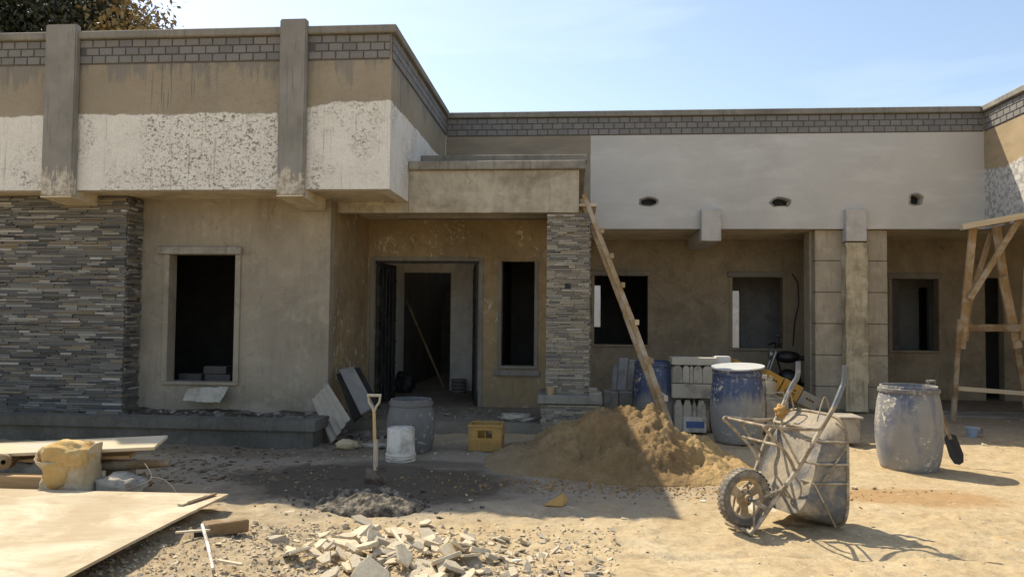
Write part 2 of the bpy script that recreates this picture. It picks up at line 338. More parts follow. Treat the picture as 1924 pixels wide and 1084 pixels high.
# ------------------------------------------------------------------ builders
def tag(o, label=None, cat=None, group=None, kind=None):
    if label: o['label'] = label
    if cat: o['category'] = cat
    if group: o['group'] = group
    if kind: o['kind'] = kind
    return o
def thing(name, label, cat, loc=(0, 0, 0), group=None, rz=0):
    o = bpy.data.objects.new(name, None); COL.objects.link(o); o.empty_display_size = .1
    o.location = loc; o.rotation_euler = (0, 0, rz)
    return tag(o, label, cat, group)
def wloc(o):
    v = Vector((0, 0, 0))
    while o is not None: v = v + o.location; o = o.parent
    return v
class MB:
    def __init__(s): s.v = []; s.f = []; s.r = []
    def add(s, vs, fs, r=0.0):
        k = len(s.v); s.v += [Vector(q) for q in vs]; s.f += [tuple(i + k for i in f) for f in fs]; s.r += [r] * len(vs); return s
    def box(s, a, b, r=0.0):
        x0, y0, z0 = a; x1, y1, z1 = b
        vs = [(x0, y0, z0), (x1, y0, z0), (x1, y1, z0), (x0, y1, z0), (x0, y0, z1), (x1, y0, z1), (x1, y1, z1), (x0, y1, z1)]
        return s.add(vs, [(0, 3, 2, 1), (4, 5, 6, 7), (0, 1, 5, 4), (1, 2, 6, 5), (2, 3, 7, 6), (3, 0, 4, 7)], r)
    def bar(s, p, q, w, h, up=(0, 0, 1), r=0.0, taper=1.0):
        """rectangular bar from p to q, w across, h along up"""
        p = Vector(p); q = Vector(q); d = (q - p).normalized(); up = Vector(up)
        sx = d.cross(up).normalized(); uz = sx.cross(d).normalized()
        vs = []
        for c, k in ((p, 1.0), (q, taper)):
            for a, b in ((-1, -1), (1, -1), (1, 1), (-1, 1)): vs.append(c + sx * (a * w / 2 * k) + uz * (b * h / 2 * k))
        return s.add(vs, [(3, 2, 1, 0), (4, 5, 6, 7), (0, 1, 5, 4), (1, 2, 6, 5), (2, 3, 7, 6), (3, 0, 4, 7)], r)
    def tube(s, pts, rad, n=10, r=0.0, cap=True):
        pts = [Vector(p) for p in pts]; rads = rad if isinstance(rad, (list, tuple)) else [rad] * len(pts)
        vs = []; prev = None
        for i, p in enumerate(pts):
            d = (pts[min(i + 1, len(pts) - 1)] - pts[max(i - 1, 0)]).normalized()
            if prev is None:
                ref = Vector((0, 0, 1)) if abs(d.z) < .9 else Vector((1, 0, 0)); a = d.cross(ref).normalized()
            else: a = (prev - d * prev.dot(d)).normalized()
            prev = a; b = d.cross(a)
            for k in range(n): t = 2 * math.pi * k / n; vs.append(p + (a * math.cos(t) + b * math.sin(t)) * rads[i])
        fs = []
        for i in range(len(pts) - 1):
            for k in range(n): k2 = (k + 1) % n; fs.append((i * n + k, i * n + k2, (i + 1) * n + k2, (i + 1) * n + k))
        if cap: fs += [tuple(range(n - 1, -1, -1)), tuple((len(pts) - 1) * n + k for k in range(n))]
        return s.add(vs, fs, r)
    def lathe(s, prof, c=(0, 0, 0), n=40, r=0.0, axis=None, wob=0):
        """prof: (radius, height) pairs"""
        c = Vector(c); ax = Vector(axis or (0, 0, 1)).normalized(); q = ax.to_track_quat('Z', 'Y')
        vs = []
        for i, (ra, h) in enumerate(prof):
            for k in range(n):
                t = 2 * math.pi * k / n; e = 1 + wob * math.sin(2 * t + 1 + h * 2)
                vs.append(c + q @ Vector((ra * e * math.cos(t), ra / max(e, .01) * math.sin(t), h)))
        fs = []
        for i in range(len(prof) - 1):
            for k in range(n): k2 = (k + 1) % n; fs.append((i * n + k, i * n + k2, (i + 1) * n + k2, (i + 1) * n + k))
        return s.add(vs, fs, r)
    def prism(s, poly, y0, y1, holes=(), plane='XZ', r=0.0):
        """outline (a, b) with holes, extruded between y0 and y1 across its plane"""
        loops = [list(poly)] + [list(h) for h in holes]
        flat = [p for lp in loops for p in lp]; n = len(flat)
        mp_ = {'XZ': lambda a, b, c: (a, c, b), 'YZ': lambda a, b, c: (c, a, b), 'XY': lambda a, b, c: (a, b, c)}[plane]
        tri = tessellate_polygon([[Vector((a, b, 0)) for a, b in lp] for lp in loops])
        vs = [mp_(a, b, y0) for a, b in flat] + [mp_(a, b, y1) for a, b in flat]
        fs = [tuple(t) for t in tri] + [tuple(i + n for i in reversed(t)) for t in tri]
        k = 0
        for lp in loops:
            m = len(lp)
            for i in range(m): j = (i + 1) % m; fs.append((k + i, k + j, n + k + j, n + k + i))
            k += m
        return s.add(vs, fs, r)
    def build(s, name, mat, parent=None, loc=None, bev=0, smooth=False, attr=False, seg=1, weld=False):
        org = wloc(parent) if parent is not None else Vector(loc or (0, 0, 0))
        me = bpy.data.meshes.new(name)
        me.from_pydata([tuple(v - org) for v in s.v], [], s.f)
        if attr:
            a = me.attributes.new('rnd', 'FLOAT', 'POINT'); a.data.foreach_set('value', s.r)
        bm = bmesh.new(); bm.from_mesh(me)
        if weld: bmesh.ops.remove_doubles(bm, verts=bm.verts, dist=1e-4)
        bmesh.ops.recalc_face_normals(bm, faces=bm.faces)
        if bev: bmesh.ops.bevel(bm, geom=[e for e in bm.edges if e.is_manifold and e.calc_face_angle(0) > .5], offset=bev, segments=seg, affect='EDGES', clamp_overlap=True)
        bm.to_mesh(me); bm.free()
        me.materials.append(mat)
        if smooth:
            me.polygons.foreach_set('use_smooth', [True] * len(me.polygons))
            try: me.set_sharp_from_angle(angle=math.radians(38))
            except Exception: pass
        o = bpy.data.objects.new(name, me); COL.objects.link(o)
        if parent is not None: o.parent = parent
        else: o.location = org
        return o
def rect(x0, z0, x1, z1): return [(x0, z0), (x1, z0), (x1, z1), (x0, z1)]
def single(mb, name, mat, label, cat, loc, group=None, **k):
    o = mb.build(name, mat, None, loc, **k); return tag(o, label, cat, group)
def copy_tree(o, parent=None):
    c = o.copy(); COL.objects.link(c); c.parent = parent
    for ch in o.children: copy_tree(ch, c)
    return c
# value noise on arrays
def vnoise(x, y, seed=0):
    xi = np.floor(x).astype(np.int64); yi = np.floor(y).astype(np.int64); fx = x - xi; fy = y - yi
    fx = fx * fx * (3 - 2 * fx); fy = fy * fy * (3 - 2 * fy)
    def h(a, b):
        q = (a * 374761393 + b * 668265263 + seed * 1442695041) & 0x7fffffff
        q = ((q ^ (q >> 13)) * 1274126177) & 0x7fffffff
        return ((q ^ (q >> 16)) & 0xffff) / 65535.0
    return (h(xi, yi) * (1 - fx) + h(xi + 1, yi) * fx) * (1 - fy) + (h(xi, yi + 1) * (1 - fx) + h(xi + 1, yi + 1) * fx) * fy
def fbm(x, y, sc_, oct_=4, seed=0, gain=.5):
    t = 0; a = 1; n = 0
    for i in range(oct_): t = t + a * (vnoise(x * sc_, y * sc_, seed + i) - .5); n += a; a *= gain; sc_ *= 2.03
    return t / n * 2
def sheet(name, xs, ys, hf, mat, loc=(0, 0, 0), mask=None):
    X, Y = np.meshgrid(xs, ys); Z = hf(X, Y)
    co = np.stack([X, Y, Z], -1).reshape(-1, 3) - np.array(loc)
    nx, ny = len(xs), len(ys)
    i = np.arange(nx - 1)[None, :] + nx * np.arange(ny - 1)[:, None]
    q = np.stack([i, i + 1, i + 1 + nx, i + nx], -1).reshape(-1, 4)
    if mask is not None:
        zz = Z.reshape(-1); keep = (zz[q] > mask).any(1); q = q[keep]
    me = bpy.data.meshes.new(name); me.from_pydata(co.tolist(), [], q.tolist())
    me.polygons.foreach_set('use_smooth', [True] * len(me.polygons)); me.materials.append(mat)
    o = bpy.data.objects.new(name, me); COL.objects.link(o); o.location = loc; return o

# ------------------------------------------------------------------ ground
xs = np.concatenate([[-400, -150, -60, -30, -18, -12], np.arange(-9, 8.5, .03), [12, 18, 30, 60, 150, 400]])
ys = np.concatenate([[-200, -60, -20, -5, 1], np.arange(3, 7.4, .025), np.arange(7.4, 13.2, .05), [15, 20, 30, 60, 150, 400]])
_g = np.random.default_rng(77); DENT = [(_g.uniform(-4, 7), _g.uniform(4, 11), _g.uniform(.04, .06), _g.uniform(.11, .15), _g.uniform(0, 3.14), _g.uniform(.006, .016)) for _ in range(210)]
def gh(X, Y):
    near = np.clip((11.8 - Y) / 1.5, 0, 1) * np.clip((Y + 2) / 3, 0, 1) * (np.abs(X) < 9.5)
    h = fbm(X, Y, .7, 3, 1) * .03 + fbm(X, Y, 4, 3, 2) * .013 + fbm(X, Y, 17, 2, 3) * .006
    # rucked earth in the left foreground
    r = np.exp(-(((X + 2.7) / 1.1) ** 2 + ((Y - 5.1) / .7) ** 2))
    h = h + r * (.05 + fbm(X, Y, 6, 3, 5) * .045)
    r = np.exp(-(((X + .9) / 1.3) ** 2 + ((Y - 4.6) / .45) ** 2)); h = h + r * .05
    h = h + np.tanh(fbm(X, Y, 5.5, 4, 9, .6) * 3) * .009 + np.abs(fbm(X, Y, 2.3, 3, 10)) * -.03
    if X.size > 1:
        for cx, cy, ra, rb, an, dp in DENT:      # scuffs and boot marks
            m = (np.abs(X - cx) < .4) & (np.abs(Y - cy) < .4)
            if not m.any(): continue
            u = (X[m] - cx) * math.cos(an) + (Y[m] - cy) * math.sin(an); v = -(X[m] - cx) * math.sin(an) + (Y[m] - cy) * math.cos(an)
            q = np.sqrt((u / rb) ** 2 + (v / ra) ** 2); h[m] += dp * (.7 * np.exp(-((q - 1.25) / .3) ** 2) - np.clip(1.15 - q, 0, 1))
        rut = np.abs(Y - 4.95 - .12 * X - .05 * np.sin(X * 1.7)); h = h - .018 * np.exp(-(rut / .045) ** 2) * (X > .3)
    h = h * (1 - .6 * np.clip((Y - 6) / .8, 0, 1) * np.clip((9 - Y) / 1, 0, 1))
    return h * near - .012
ground = sheet('ground', xs, ys, gh, GROUND); tag(ground, kind='structure')
def gz(x, y): return float(gh(np.array([[x]]), np.array([[y]]))[0, 0])

# ------------------------------------------------------------------ the bungalow
YF, YW, YD, YR, YB = 8.96, 9.73, 11.6, 12.9, 14.75       # left fascia, left wall, porch wall, right fascia, veranda wall
XE, XR = -2.27, 6.79                                      # end of the left block, inner corner of the right wing
ZS, ZB, ZT = 3.09, 4.71, 5.12
bung = thing('bungalow', 'single storey bungalow under construction with slate clad walls, brick parapet and covered porch', 'house', (-3, 10, 0))
# parapet walls
def fascia(name, mb, mat): return mb.build(name, mat, bung)
f1 = fascia('fascia', MB().box((-11.5, YF, ZS), (XE, YF + .16, ZT - .1)), FASC_L)
f2 = fascia('fascia', MB().box((XE - .16, YF + .162, ZS), (XE, YR, ZT - .1)), FASC_L)
def blob(cx, cz, rx, rz, n=14, flat=0):
    return [(cx + rx * math.cos(2 * math.pi * i / n) * random.uniform(.82, 1.12), cz + (max(math.sin(2 * math.pi * i / n), -flat) if flat else math.sin(2 * math.pi * i / n)) * rz * random.uniform(.85, 1.1)) for i in range(n)]
hol = []
for u, v, rx, rz, fl in ((1219, 379, .15, .075, 0), (1467, 381, .15, .09, .6), (1721, 376, .105, .10, .75)):
    p = P(u, v, y=YR); hol.append(blob(p.x, p.z, rx, rz, 14, fl))
f3 = fascia('fascia', MB().prism(rect(XE + .001, ZS - .03, XR + .16, ZT - .12), YR, YR + .16, hol), FASC_R)
for h in hol:                                             # ragged plaster lip and black box standing in for the dark inside each hole
    cx = sum(a for a, b in h) / len(h); cz = sum(b for a, b in h) / len(h)
    lip = MB(); m = len(h)
    ring = [(cx + (a - cx) * k, cz + (b - cz) * k) for k in (1.0, 1.28) for a, b in h]
    vs = [(a, YR - (.012 if i < m else .001), b) for i, (a, b) in enumerate(ring)]
    lip.add(vs, [(i, (i + 1) % m, m + (i + 1) % m, m + i) for i in range(m)])
    lip.build('hole_rim', COPE, bung, smooth=True)
    MB().box((cx - .2, YR + .165, cz - .15), (cx + .2, YR + .5, cz + .15)).build('hole_shade_box', BLACKST, bung)
f4 = fascia('fascia', MB().box((XR, 5.5, ZS - .03), (XR + .16, YR - .002, ZT - .12)), FASC_R)
# copings
def coping(a, b, mat=COPE): return MB().box(a, b).build('coping', mat, bung, bev=.012)
coping((-11.6, YF - .07, ZT - .098), (XE + .07, YF + .24, ZT), CEM)
coping((XE - .24, YF + .242, ZT - .098), (XE + .07, YR - .072, ZT), CEM)
coping((XE - .24, YR - .07, ZT - .118), (XR - .075, YR + .24, ZT - .02), CEM)
coping((XR - .073, 5.4, ZT - .118), (XR + .24, YR + .24, ZT - .02), COPE)
# brick bands: dark mortar bed, bricks proud of it
BW, BH, PX, PZ = .162, .088, .177, .102
bm0 = MB().box((-BW / 2, -.011, -BH / 2), (BW / 2, .011, BH / 2)); proto = bm0.build('brick', BRICK, None, bev=.004)
mesh_b = proto.data; bpy.data.objects.remove(proto)
def bricks_run(start, direction, length, skip=(), small=False, ztop=ZT - .098):
    """three courses along a fascia; direction 'x' or 'y'"""
    off = .012
    if direction == 'x':
        bed = MB().box((start[0], start[1] - .004, ztop - .32), (start[0] + length, start[1] - .0005, ztop - .002)).build('mortar_bed', MORTAR, bung)
    else:
        sgn = start[2]
        bed = MB().box((start[0] + (0.0005 if sgn > 0 else -.004), start[1], ztop - .32), (start[0] + (.004 if sgn > 0 else -.0005), start[1] + length, ztop - .002)).build('mortar_bed', MORTAR, bung)
    joined = MB(); org = wloc(bung)
    for c in range(3):
        z = ztop - .055 - c * PZ
        t = -PX / 2 * (c % 2)
        while t < length + PX / 2:
            a, b = max(t, 0.0), min(t + BW, length)
            if b - a > .03 and not any(s0 < (start[0] + (a + b) / 2) < s1 for s0, s1 in skip):
                w_ = (b - a) / BW; j = random.uniform(-.002, .002)
                if direction == 'x': pos = Vector((start[0] + (a + b) / 2, start[1] - .007 + j, z)); rot = 0
                else: pos = Vector((start[0] + start[2] * (.007 + j), start[1] + (a + b) / 2, z)); rot = math.pi / 2
                if small:
                    joined.box((pos.x - .011, pos.y - w_ * BW / 2, z - BH / 2), (pos.x + .011, pos.y + w_ * BW / 2, z + BH / 2), random.random())
                else:
                    o = bpy.data.objects.new('brick', mesh_b); COL.objects.link(o); o.parent = bed
                    o.location = pos - org; o.rotation_euler = (random.uniform(-.02, .02), random.uniform(-.006, .006), rot); o.scale = (w_, 1, random.uniform(.95, 1.03))
            t += PX
    if joined.v: tag(joined.build('brickwork', BRICK, bed, attr=True), kind='stuff')
PIL = ((-9.85, -9.45), (-6.74, -6.32), (-3.66, -3.32))
bricks_run((-8.1, YF, 0), 'x', 8.1 + XE - .02, PIL)
bricks_run((XE, YF + .03, 1), 'y', YR - YF - .05, small=True)
bricks_run((XE + .03, YR, 0), 'x', XR - XE - .05, ztop=ZT - .118)
bricks_run((XR, 11.0, -1), 'y', 1.87, ztop=ZT - .118)
# pilasters on the left parapet, each running back as a beam under the soffit
for x0, x1 in PIL:
    p = MB().box((x0, YF - .11, 3.0), (x1, YF - .0125, 5.2)).build('pilaster', CEM, bung, bev=.015, seg=2)
    b = MB()
    b.prism([(YF - .11, 2.999), (YF - .11, 2.985), (YW - .04, 2.93), (YW - .04, ZS - .002), (YF - .0005, ZS - .002), (YF - .0005, 2.999)], x0 + .002, x1 - .002, plane='YZ')
    b.build('beam', CEIL, bung)
# white paint splash at the foot of each pilaster
def m_splash():
    n = Nd('paint_washed_cement', .92)
    r = n.noise(6, 4, .6, n.scale(n.pos, 3, 3, .5))
    zz = n.math('ADD', n.Z, n.math('MULTIPLY', n.math('SUBTRACT', r, .5), .9))
    c = n.mix(n.rng(n.noise(3, 5), .35, .65), (.30, .275, .235), (.235, .215, .18))
    c = n.mix(n.rng(n.noise(8, 4, .6, n.scale(n.pos, 4, 4, .25)), .55, .7, 0, .5), c, (.11, .10, .085))
    wh = n.mix(n.rng(n.noise(12, 5, .7), .42, .62), (.62, .54, .42), (.30, .25, .19))
    n.color(n.mix(n.rng(zz, 3.22, 3.3, 1, 0), c, wh)); n.bump(n.noise(20, 5), .4, .01); return n.m
SPL = m_splash()
for o in bung.children:
    if o.name.startswith('pilaster'): o.data.materials[0] = SPL
# soffits and roof slabs
MB().box((-11.5, YF + .162, ZS), (XE - .162, 17.9, ZS + .14)).build('soffit', CEIL, bung)
MB().box((XE + .002, YR + .162, ZS - .03), (10.5, 18.5, ZS + .12)).build('soffit', CEIL, bung)
MB().box((XR + .162, 5.5, ZS - .03), (10.5, YR + .16, ZS + .12)).build('soffit', CEIL, bung)
# downstand beams on the right fascia with pale ends
for u0, u1 in ((1318, 1355), (1590, 1629)):
    x0 = P(u0, 430, y=YR - .12).x; x1 = P(u1, 430, y=YR - .12).x
    MB().prism([(YR - .13, 2.84), (YB - .5, 2.82), (YB - .5, ZS - .032), (YR - .001, ZS - .032), (YR - .001, 3.38), (YR - .13, 3.38)], x0, x1, plane='YZ').build('downstand_beam', FASC_R if 0 else m_plaster('skimmed_beam_render', (.60, .56, .49), (.54, .50, .435), (.48, .44, .375), .2, seed=12), bung, bev=.01)

# walls with openings
def reveal(x0, z0, x1, z1, y, mat=None, w_=.075, lint=True, sill=True, ext=.17, lmat=None):
    """raised plaster surround, lintel and sill round an opening, sub-parts of a window part"""
    f = MB().box((x0 - w_, y - .022, z0), (x0, y - .001, z1)).build('window_surround', mat or CEM, bung, bev=.004)
    MB().box((x1, y - .022, z0), (x1 + w_, y - .001, z1)).build('jamb', mat or CEM, f, bev=.004)
    if lint: MB().box((x0 - ext, y - .055, z1 + .001), (x1 + ext * .55, y - .001, z1 + .105)).build('lintel', lmat or COPE, f, bev=.01)
    if sill: MB().box((x0 - w_, y - .035, z0 - .045), (x1 + w_, y - .001, z0 - .001)).build('sill', mat or CEM, f, bev=.008)
    return f
a = P(320, 478, y=YW); b = P(438, 718, y=YW)
WL = (a.x, b.z, b.x, a.z)
MB().prism([(-11.5, 0), (-3.26, 0), (-3.26, ZS - .001), (-11.5, ZS - .001)], YW, YW + .18, [rect(*WL)]).build('wall', PL_WALL, bung)
reveal(*WL, YW, PL_WALL)
# porch side wall and porch wall with door and narrow window
MB().box((-3.44, YW + .182, 0), (-3.26, YD, ZS - .001)).build('wall', PL_PORCH, bung)
a = P(705, 490, y=YD); b = P(897, 758, y=YD); DR = (a.x, .13, b.x, a.z)
a = P(943, 491, y=YD); b = P(1003, 688, y=YD); WN = (a.x, b.z, b.x, a.z)
MB().prism([(-3.26, 0), (DR[0], 0), (DR[0], DR[3]), (DR[2], DR[3]), (DR[2], 0), (.22, 0), (.22, ZS - .04), (-3.26, ZS - .04)], YD, YD + .2, [rect(*WN)]).build('wall', PL_PORCH, bung)
s_ = MB()
s_.box((DR[0] - .07, YD - .02, .13), (DR[0] - .001, YD - .001, DR[3])); s_.box((DR[2] + .001, YD - .02, .13), (DR[2] + .07, YD - .001, DR[3]))
s_.box((DR[0] - .07, YD - .02, DR[3] + .001), (DR[2] + .07, YD - .001, DR[3] + .06)); s_.build('door_surround', CEM, bung, bev=.004)
reveal(*WN, YD, CEM, lint=False, w_=.055)
MB().box((.04, YD + .202, 0), (.22, YB, ZS - .04)).build('wall', ROOM, bung)
MB().box((-3.255, YD + .21, 0), (-3.24, 13.99, ZS - .045)).build('room_lining', ROOM, bung)
# chipped plaster crust under the porch window
MB().box((WN[0] - .12, YD - .05, WN[1] - .16), (WN[2] + .1, YD - .001, WN[1] - .06)).build('plaster_apron', CEM, bung, bev=.02, seg=2)
# veranda back wall with three windows and a doorway
def op(u0, v0, u1, v1, y=YB): a = P(u0, v0, y=y); b = P(u1, v1, y=y); return (a.x, b.z, b.x, a.z)
W2 = op(1117, 518, 1217, 648); W3 = op(1376, 521, 1471, 655); W4 = op(1675, 524, 1764, 659); D5 = op(1850, 522, 1888, 735)
MB().prism([(.22, -.1), (D5[0], -.1), (D5[0], D5[3]), (D5[2], D5[3]), (D5[2], -.1), (10.5, -.1), (10.5, ZS - .031), (.22, ZS - .031)], YB, YB + .18, [rect(*W2), rect(*W3), rect(*W4)]).build('wall', PL_DIM, bung)
for W_ in (W2, W3, W4): reveal(*W_, YB, PL_DIM, w_=.06, ext=.09, lmat=CEM)
MB().box((10.3, 5.5, -.1), (10.5, YB, ZS - .031)).build('wall', PL_DIM, bung)
# rooms: partitions, rear wall with openings
def op2(u0, v0, u1, v1, y): return op(u0, v0, u1, v1, y)
YX = 18.2
R3b = op(1366, 546, 1391, 670, 16.1); R4b = op(1726, 540, 1746, 665, 16.1)
MB().prism(rect(3.105, -.1, 10.3, ZS - .062), 16.1, 16.2, [rect(*R3b), rect(*R4b)]).build('partition', m_plaster('shade_greyed_plaster', (.36, .34, .31), (.32, .30, .27), (.28, .26, .24), .2, seed=15), bung)  # plaster greyed to stand in for dim room light
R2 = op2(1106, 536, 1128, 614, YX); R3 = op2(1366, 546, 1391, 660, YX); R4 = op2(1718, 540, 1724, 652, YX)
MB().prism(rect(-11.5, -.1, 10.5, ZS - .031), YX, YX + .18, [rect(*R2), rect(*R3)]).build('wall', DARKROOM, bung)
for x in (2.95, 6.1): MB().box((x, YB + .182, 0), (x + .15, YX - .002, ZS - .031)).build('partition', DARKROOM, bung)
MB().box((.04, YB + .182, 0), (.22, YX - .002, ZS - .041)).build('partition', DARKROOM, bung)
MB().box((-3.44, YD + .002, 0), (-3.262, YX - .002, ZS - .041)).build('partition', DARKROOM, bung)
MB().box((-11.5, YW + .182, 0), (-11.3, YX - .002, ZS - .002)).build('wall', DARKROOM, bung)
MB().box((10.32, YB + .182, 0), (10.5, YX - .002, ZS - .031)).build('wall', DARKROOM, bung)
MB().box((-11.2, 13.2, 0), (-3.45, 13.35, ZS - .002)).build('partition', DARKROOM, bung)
# hall: inner wall with a second doorway
a = P(757, 512, y=14.0); b = P(845, 722, y=14.0)
MB().prism([(-3.26, 0), (a.x, 0), (a.x, a.z), (b.x, a.z), (b.x, 0), (.04, 0), (.04, ZS - .041), (-3.26, ZS - .041)], 14.0, 14.15).build('partition', ROOM, bung)
MB().box((a.x - .03, 13.97, .14), (a.x, 14.0 - .001, a.z + .03)).build('door_frame', BLACKST, bung)
MB().box((-1.27, YD + .202, .126), (-1.17, 13.998, ZS - .045)).build('partition', DARKROOM, bung)  # partition added in dark plaster so the porch window looks unlit
MB().box((-1.168, 13.9, .126), (.038, 13.998, ZS - .045)).build('room_lining', DARKROOM, bung)  # dark lining added, the room's shade put into its colour
MB().box((.02, YD + .21, .126), (.038, 13.89, ZS - .045)).build('room_lining', DARKROOM, bung)  # side lining added, darkened the same way behind the porch window
MB().tube([P(1488, 514, y=YB - .02), P(1499, 530, y=YB - .02), P(1501, 570, y=YB - .02), P(1493, 605, y=YB - .02), P(1490, 650, y=YB - .02)], .012, 8).build('cable', BLACKST, bung, smooth=True)
# slabs
MB().box((-3.255, 9.9, -.1), (.6, 18.1, .125)).build('porch_floor', DARKCEM and m_plaster('trodden_screed', (.27, .235, .18), (.20, .175, .135), (.23, .19, .13), .1, seed=13), bung, bev=.02, seg=2)
MB().box((.602, 12.95, -.1), (10.3, 18.1, .045)).build('veranda_floor', m_plaster('veranda_screed', (.25, .21, .155), (.19, .16, .12), (.2, .165, .115), .1, seed=14), bung, bev=.015)
MB().box((5.0, 12.55, -.1), (10.3, 12.948, .02)).build('step', CEM, bung, bev=.015)
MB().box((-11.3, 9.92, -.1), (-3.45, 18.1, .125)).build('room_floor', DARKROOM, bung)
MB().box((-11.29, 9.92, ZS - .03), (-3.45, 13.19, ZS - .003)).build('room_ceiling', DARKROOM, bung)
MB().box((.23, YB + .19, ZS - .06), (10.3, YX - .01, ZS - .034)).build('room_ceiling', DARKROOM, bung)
# porch canopy
CYF = 10.0
MB().box((-3.255, CYF, 2.94), (XE + .001, CYF + .18, ZS - .002)).build('canopy_beam', CANOPY, bung)
cx1 = P(1088, 350, y=CYF).x
MB().box((XE + .003, CYF, 2.94), (cx1, CYF + .18, 3.52)).build('canopy_fascia', CANOPY, bung, bev=.006)
MB().box((cx1 - .18, CYF + .182, 2.94), (cx1, YR - .002, 3.52)).build('canopy_fascia', CANOPY, bung)
MB().box((XE + .003, CYF - .06, 3.522), (cx1 + .09, CYF + .3, 3.64)).build('canopy_coping', COPE, bung, bev=.012)
MB().box((cx1 - .22, CYF + .302, 3.522), (cx1 + .09, YR - .01, 3.64)).build('canopy_coping', COPE, bung, bev=.012)
MB().box((XE + .003, 10.85, 3.60), (cx1 + .0, 11.1, 3.80)).build('canopy_upstand', CEM, bung, bev=.012)
MB().box((XE + .003, 10.78, 3.802), (cx1 + .12, 11.16, 3.90)).build('canopy_coping', CEM, bung, bev=.012)
MB().box((-3.255, CYF + .182, ZS - .038), (.3, YR - .005, ZS - .003)).build('canopy_ceiling', CEIL, bung)
MB().box((XE + .003, CYF + .182, 3.2), (cx1 - .182, 12.8, 3.3)).build('canopy_roof', CEM, bung)
# shallow grey beam across the porch mouth
MB().box((-2.55, CYF + .5, 2.93), (-.35, CYF + .7, ZS - .04)).build('porch_beam', CEM, bung, bev=.01)

# split slate cladding
def clad(face, x0, x1, y, z0, z1, rowh, wmin, wmax, mat, keep, bed, axis='x', depth=.042):
    """strips laid on a face; the keep longest are pieces of their own, the rest one joined part"""
    st = []; z = z0
    while z < z1 - .01:
        h = min(rowh * random.uniform(.72, 1.3), z1 - z); t = x0 + random.uniform(-.1, 0)
        while t < x1:
            w_ = random.uniform(wmin, wmax) * random.choice((.6, 1, 1, 1.4)); a = max(t, x0); b = min(t + w_ - .004, x1)
            if b - a > .02: st.append((a, b, z + .0015, z + h - .0025, random.uniform(.008, depth), random.random()))
            t += w_
        z += h
    st.sort(key=lambda q: -(q[1] - q[0]) + (9 if axis == 'x' and q[0] < -7.5 else 0)); org = wloc(bed)
    rest = MB()
    for i, (a, b, c, d, dp, r) in enumerate(st):
        def pt(al, ou, zz): return (al, y - ou, zz) if axis == 'x' else (y + ou, al, zz)
        if i < keep:
            o = bpy.data.objects.new('stone', STMESH[(mat.name, axis, i % 5)]); COL.objects.link(o); o.parent = bed
            o.location = Vector(pt((a + b) / 2, 0, (c + d) / 2)) - org
            o.scale = ((b - a), dp, d - c) if axis == 'x' else (dp, b - a, d - c)
        else:
            A = pt(a, 0, c); B = pt(b, dp, d); lo = tuple(min(p, q) for p, q in zip(A, B)); hi = tuple(max(p, q) for p, q in zip(A, B))
            rest.box(lo, hi, r)
    if rest.v: tag(rest.build('stone_infill', mat, bed, attr=True), kind='stuff')
STMESH = {}
for mt in (STONE, STONE2):
    for ax in ('x', 'y'):
        for k in range(5):
            m = MB(); e = [random.uniform(.75, 1) for _ in range(4)]
            v = [(-.5, 0, -.5), (.5, 0, -.5), (.5, 0, .5), (-.5, 0, .5), (-.5, -e[0], -.5), (.5, -e[1], -.5), (.5, -e[2], .47), (-.5, -e[3], .47)]
            if ax == 'y': v = [(-q[1], q[0], q[2]) for q in v]
            m.add(v, [(0, 1, 2, 3), (4, 7, 6, 5), (0, 4, 5, 1), (1, 5, 6, 2), (2, 6, 7, 3), (3, 7, 4, 0)])
            o = m.build('stone', mt, None); STMESH[(mt.name, ax, k)] = o.data; bpy.data.objects.remove(o)
XS = P(265, 500, y=YW).x; YSF = 9.40
bed = MB().box((-9.5, YSF, .15), (XS - .012, YW - .001, ZS - .002)).build('stone_cladding', STONEBACK, bung)
clad(0, -9.48, XS, YSF, .16, ZS - .01, .0265, .12, .40, STONE, 150, bed)
clad(0, YSF, YW, XS - .012, .16, ZS - .01, .0265, .1, .22, STONE, 0, bed, axis='y')
PXL, PXR = P(1027, 570, y=10.05).x, P(1107, 570, y=10.05).x
bed2 = MB().box((PXL + .012, 10.05, .5), (PXR - .012, 10.62, 2.938)).build('stone_pillar', STONEBACK, bung)
clad(0, PXL, PXR, 10.05, .5, 2.935, .027, .07, .26, STONE2, 120, bed2)
clad(0, 10.05, 10.62, PXR - .012, .5, 2.935, .027, .1, .3, STONE2, 0, bed2, axis='y')
MB().box((-.12, 10.012, 1.92), (-.045, 10.022, 1.985)).build('socket_box', BLACKST, bed2)
pz = P(1060, 743, y=9.85).z
px0, px1 = P(1010, 750, y=9.85).x, P(1132, 750, y=9.85).x
MB().box((px0, 9.84, pz - .115), (px1, 10.8, pz)).build('pillar_ledge', CEM, bung, bev=.012)
bed3 = MB().box((px0 + .05, 9.92, -.05), (px1 - .06, 10.75, pz - .117)).build('pillar_plinth', STONEBACK, bung)
clad(0, px0 + .04, px1 - .05, 9.92, .0, pz - .12, .027, .07, .26, STONE2, 20, bed3)
MB().box((PXL, 10.05, pz + .001), (PXR, 10.6, .499)).build('pillar_foot', STONEBACK, bung)
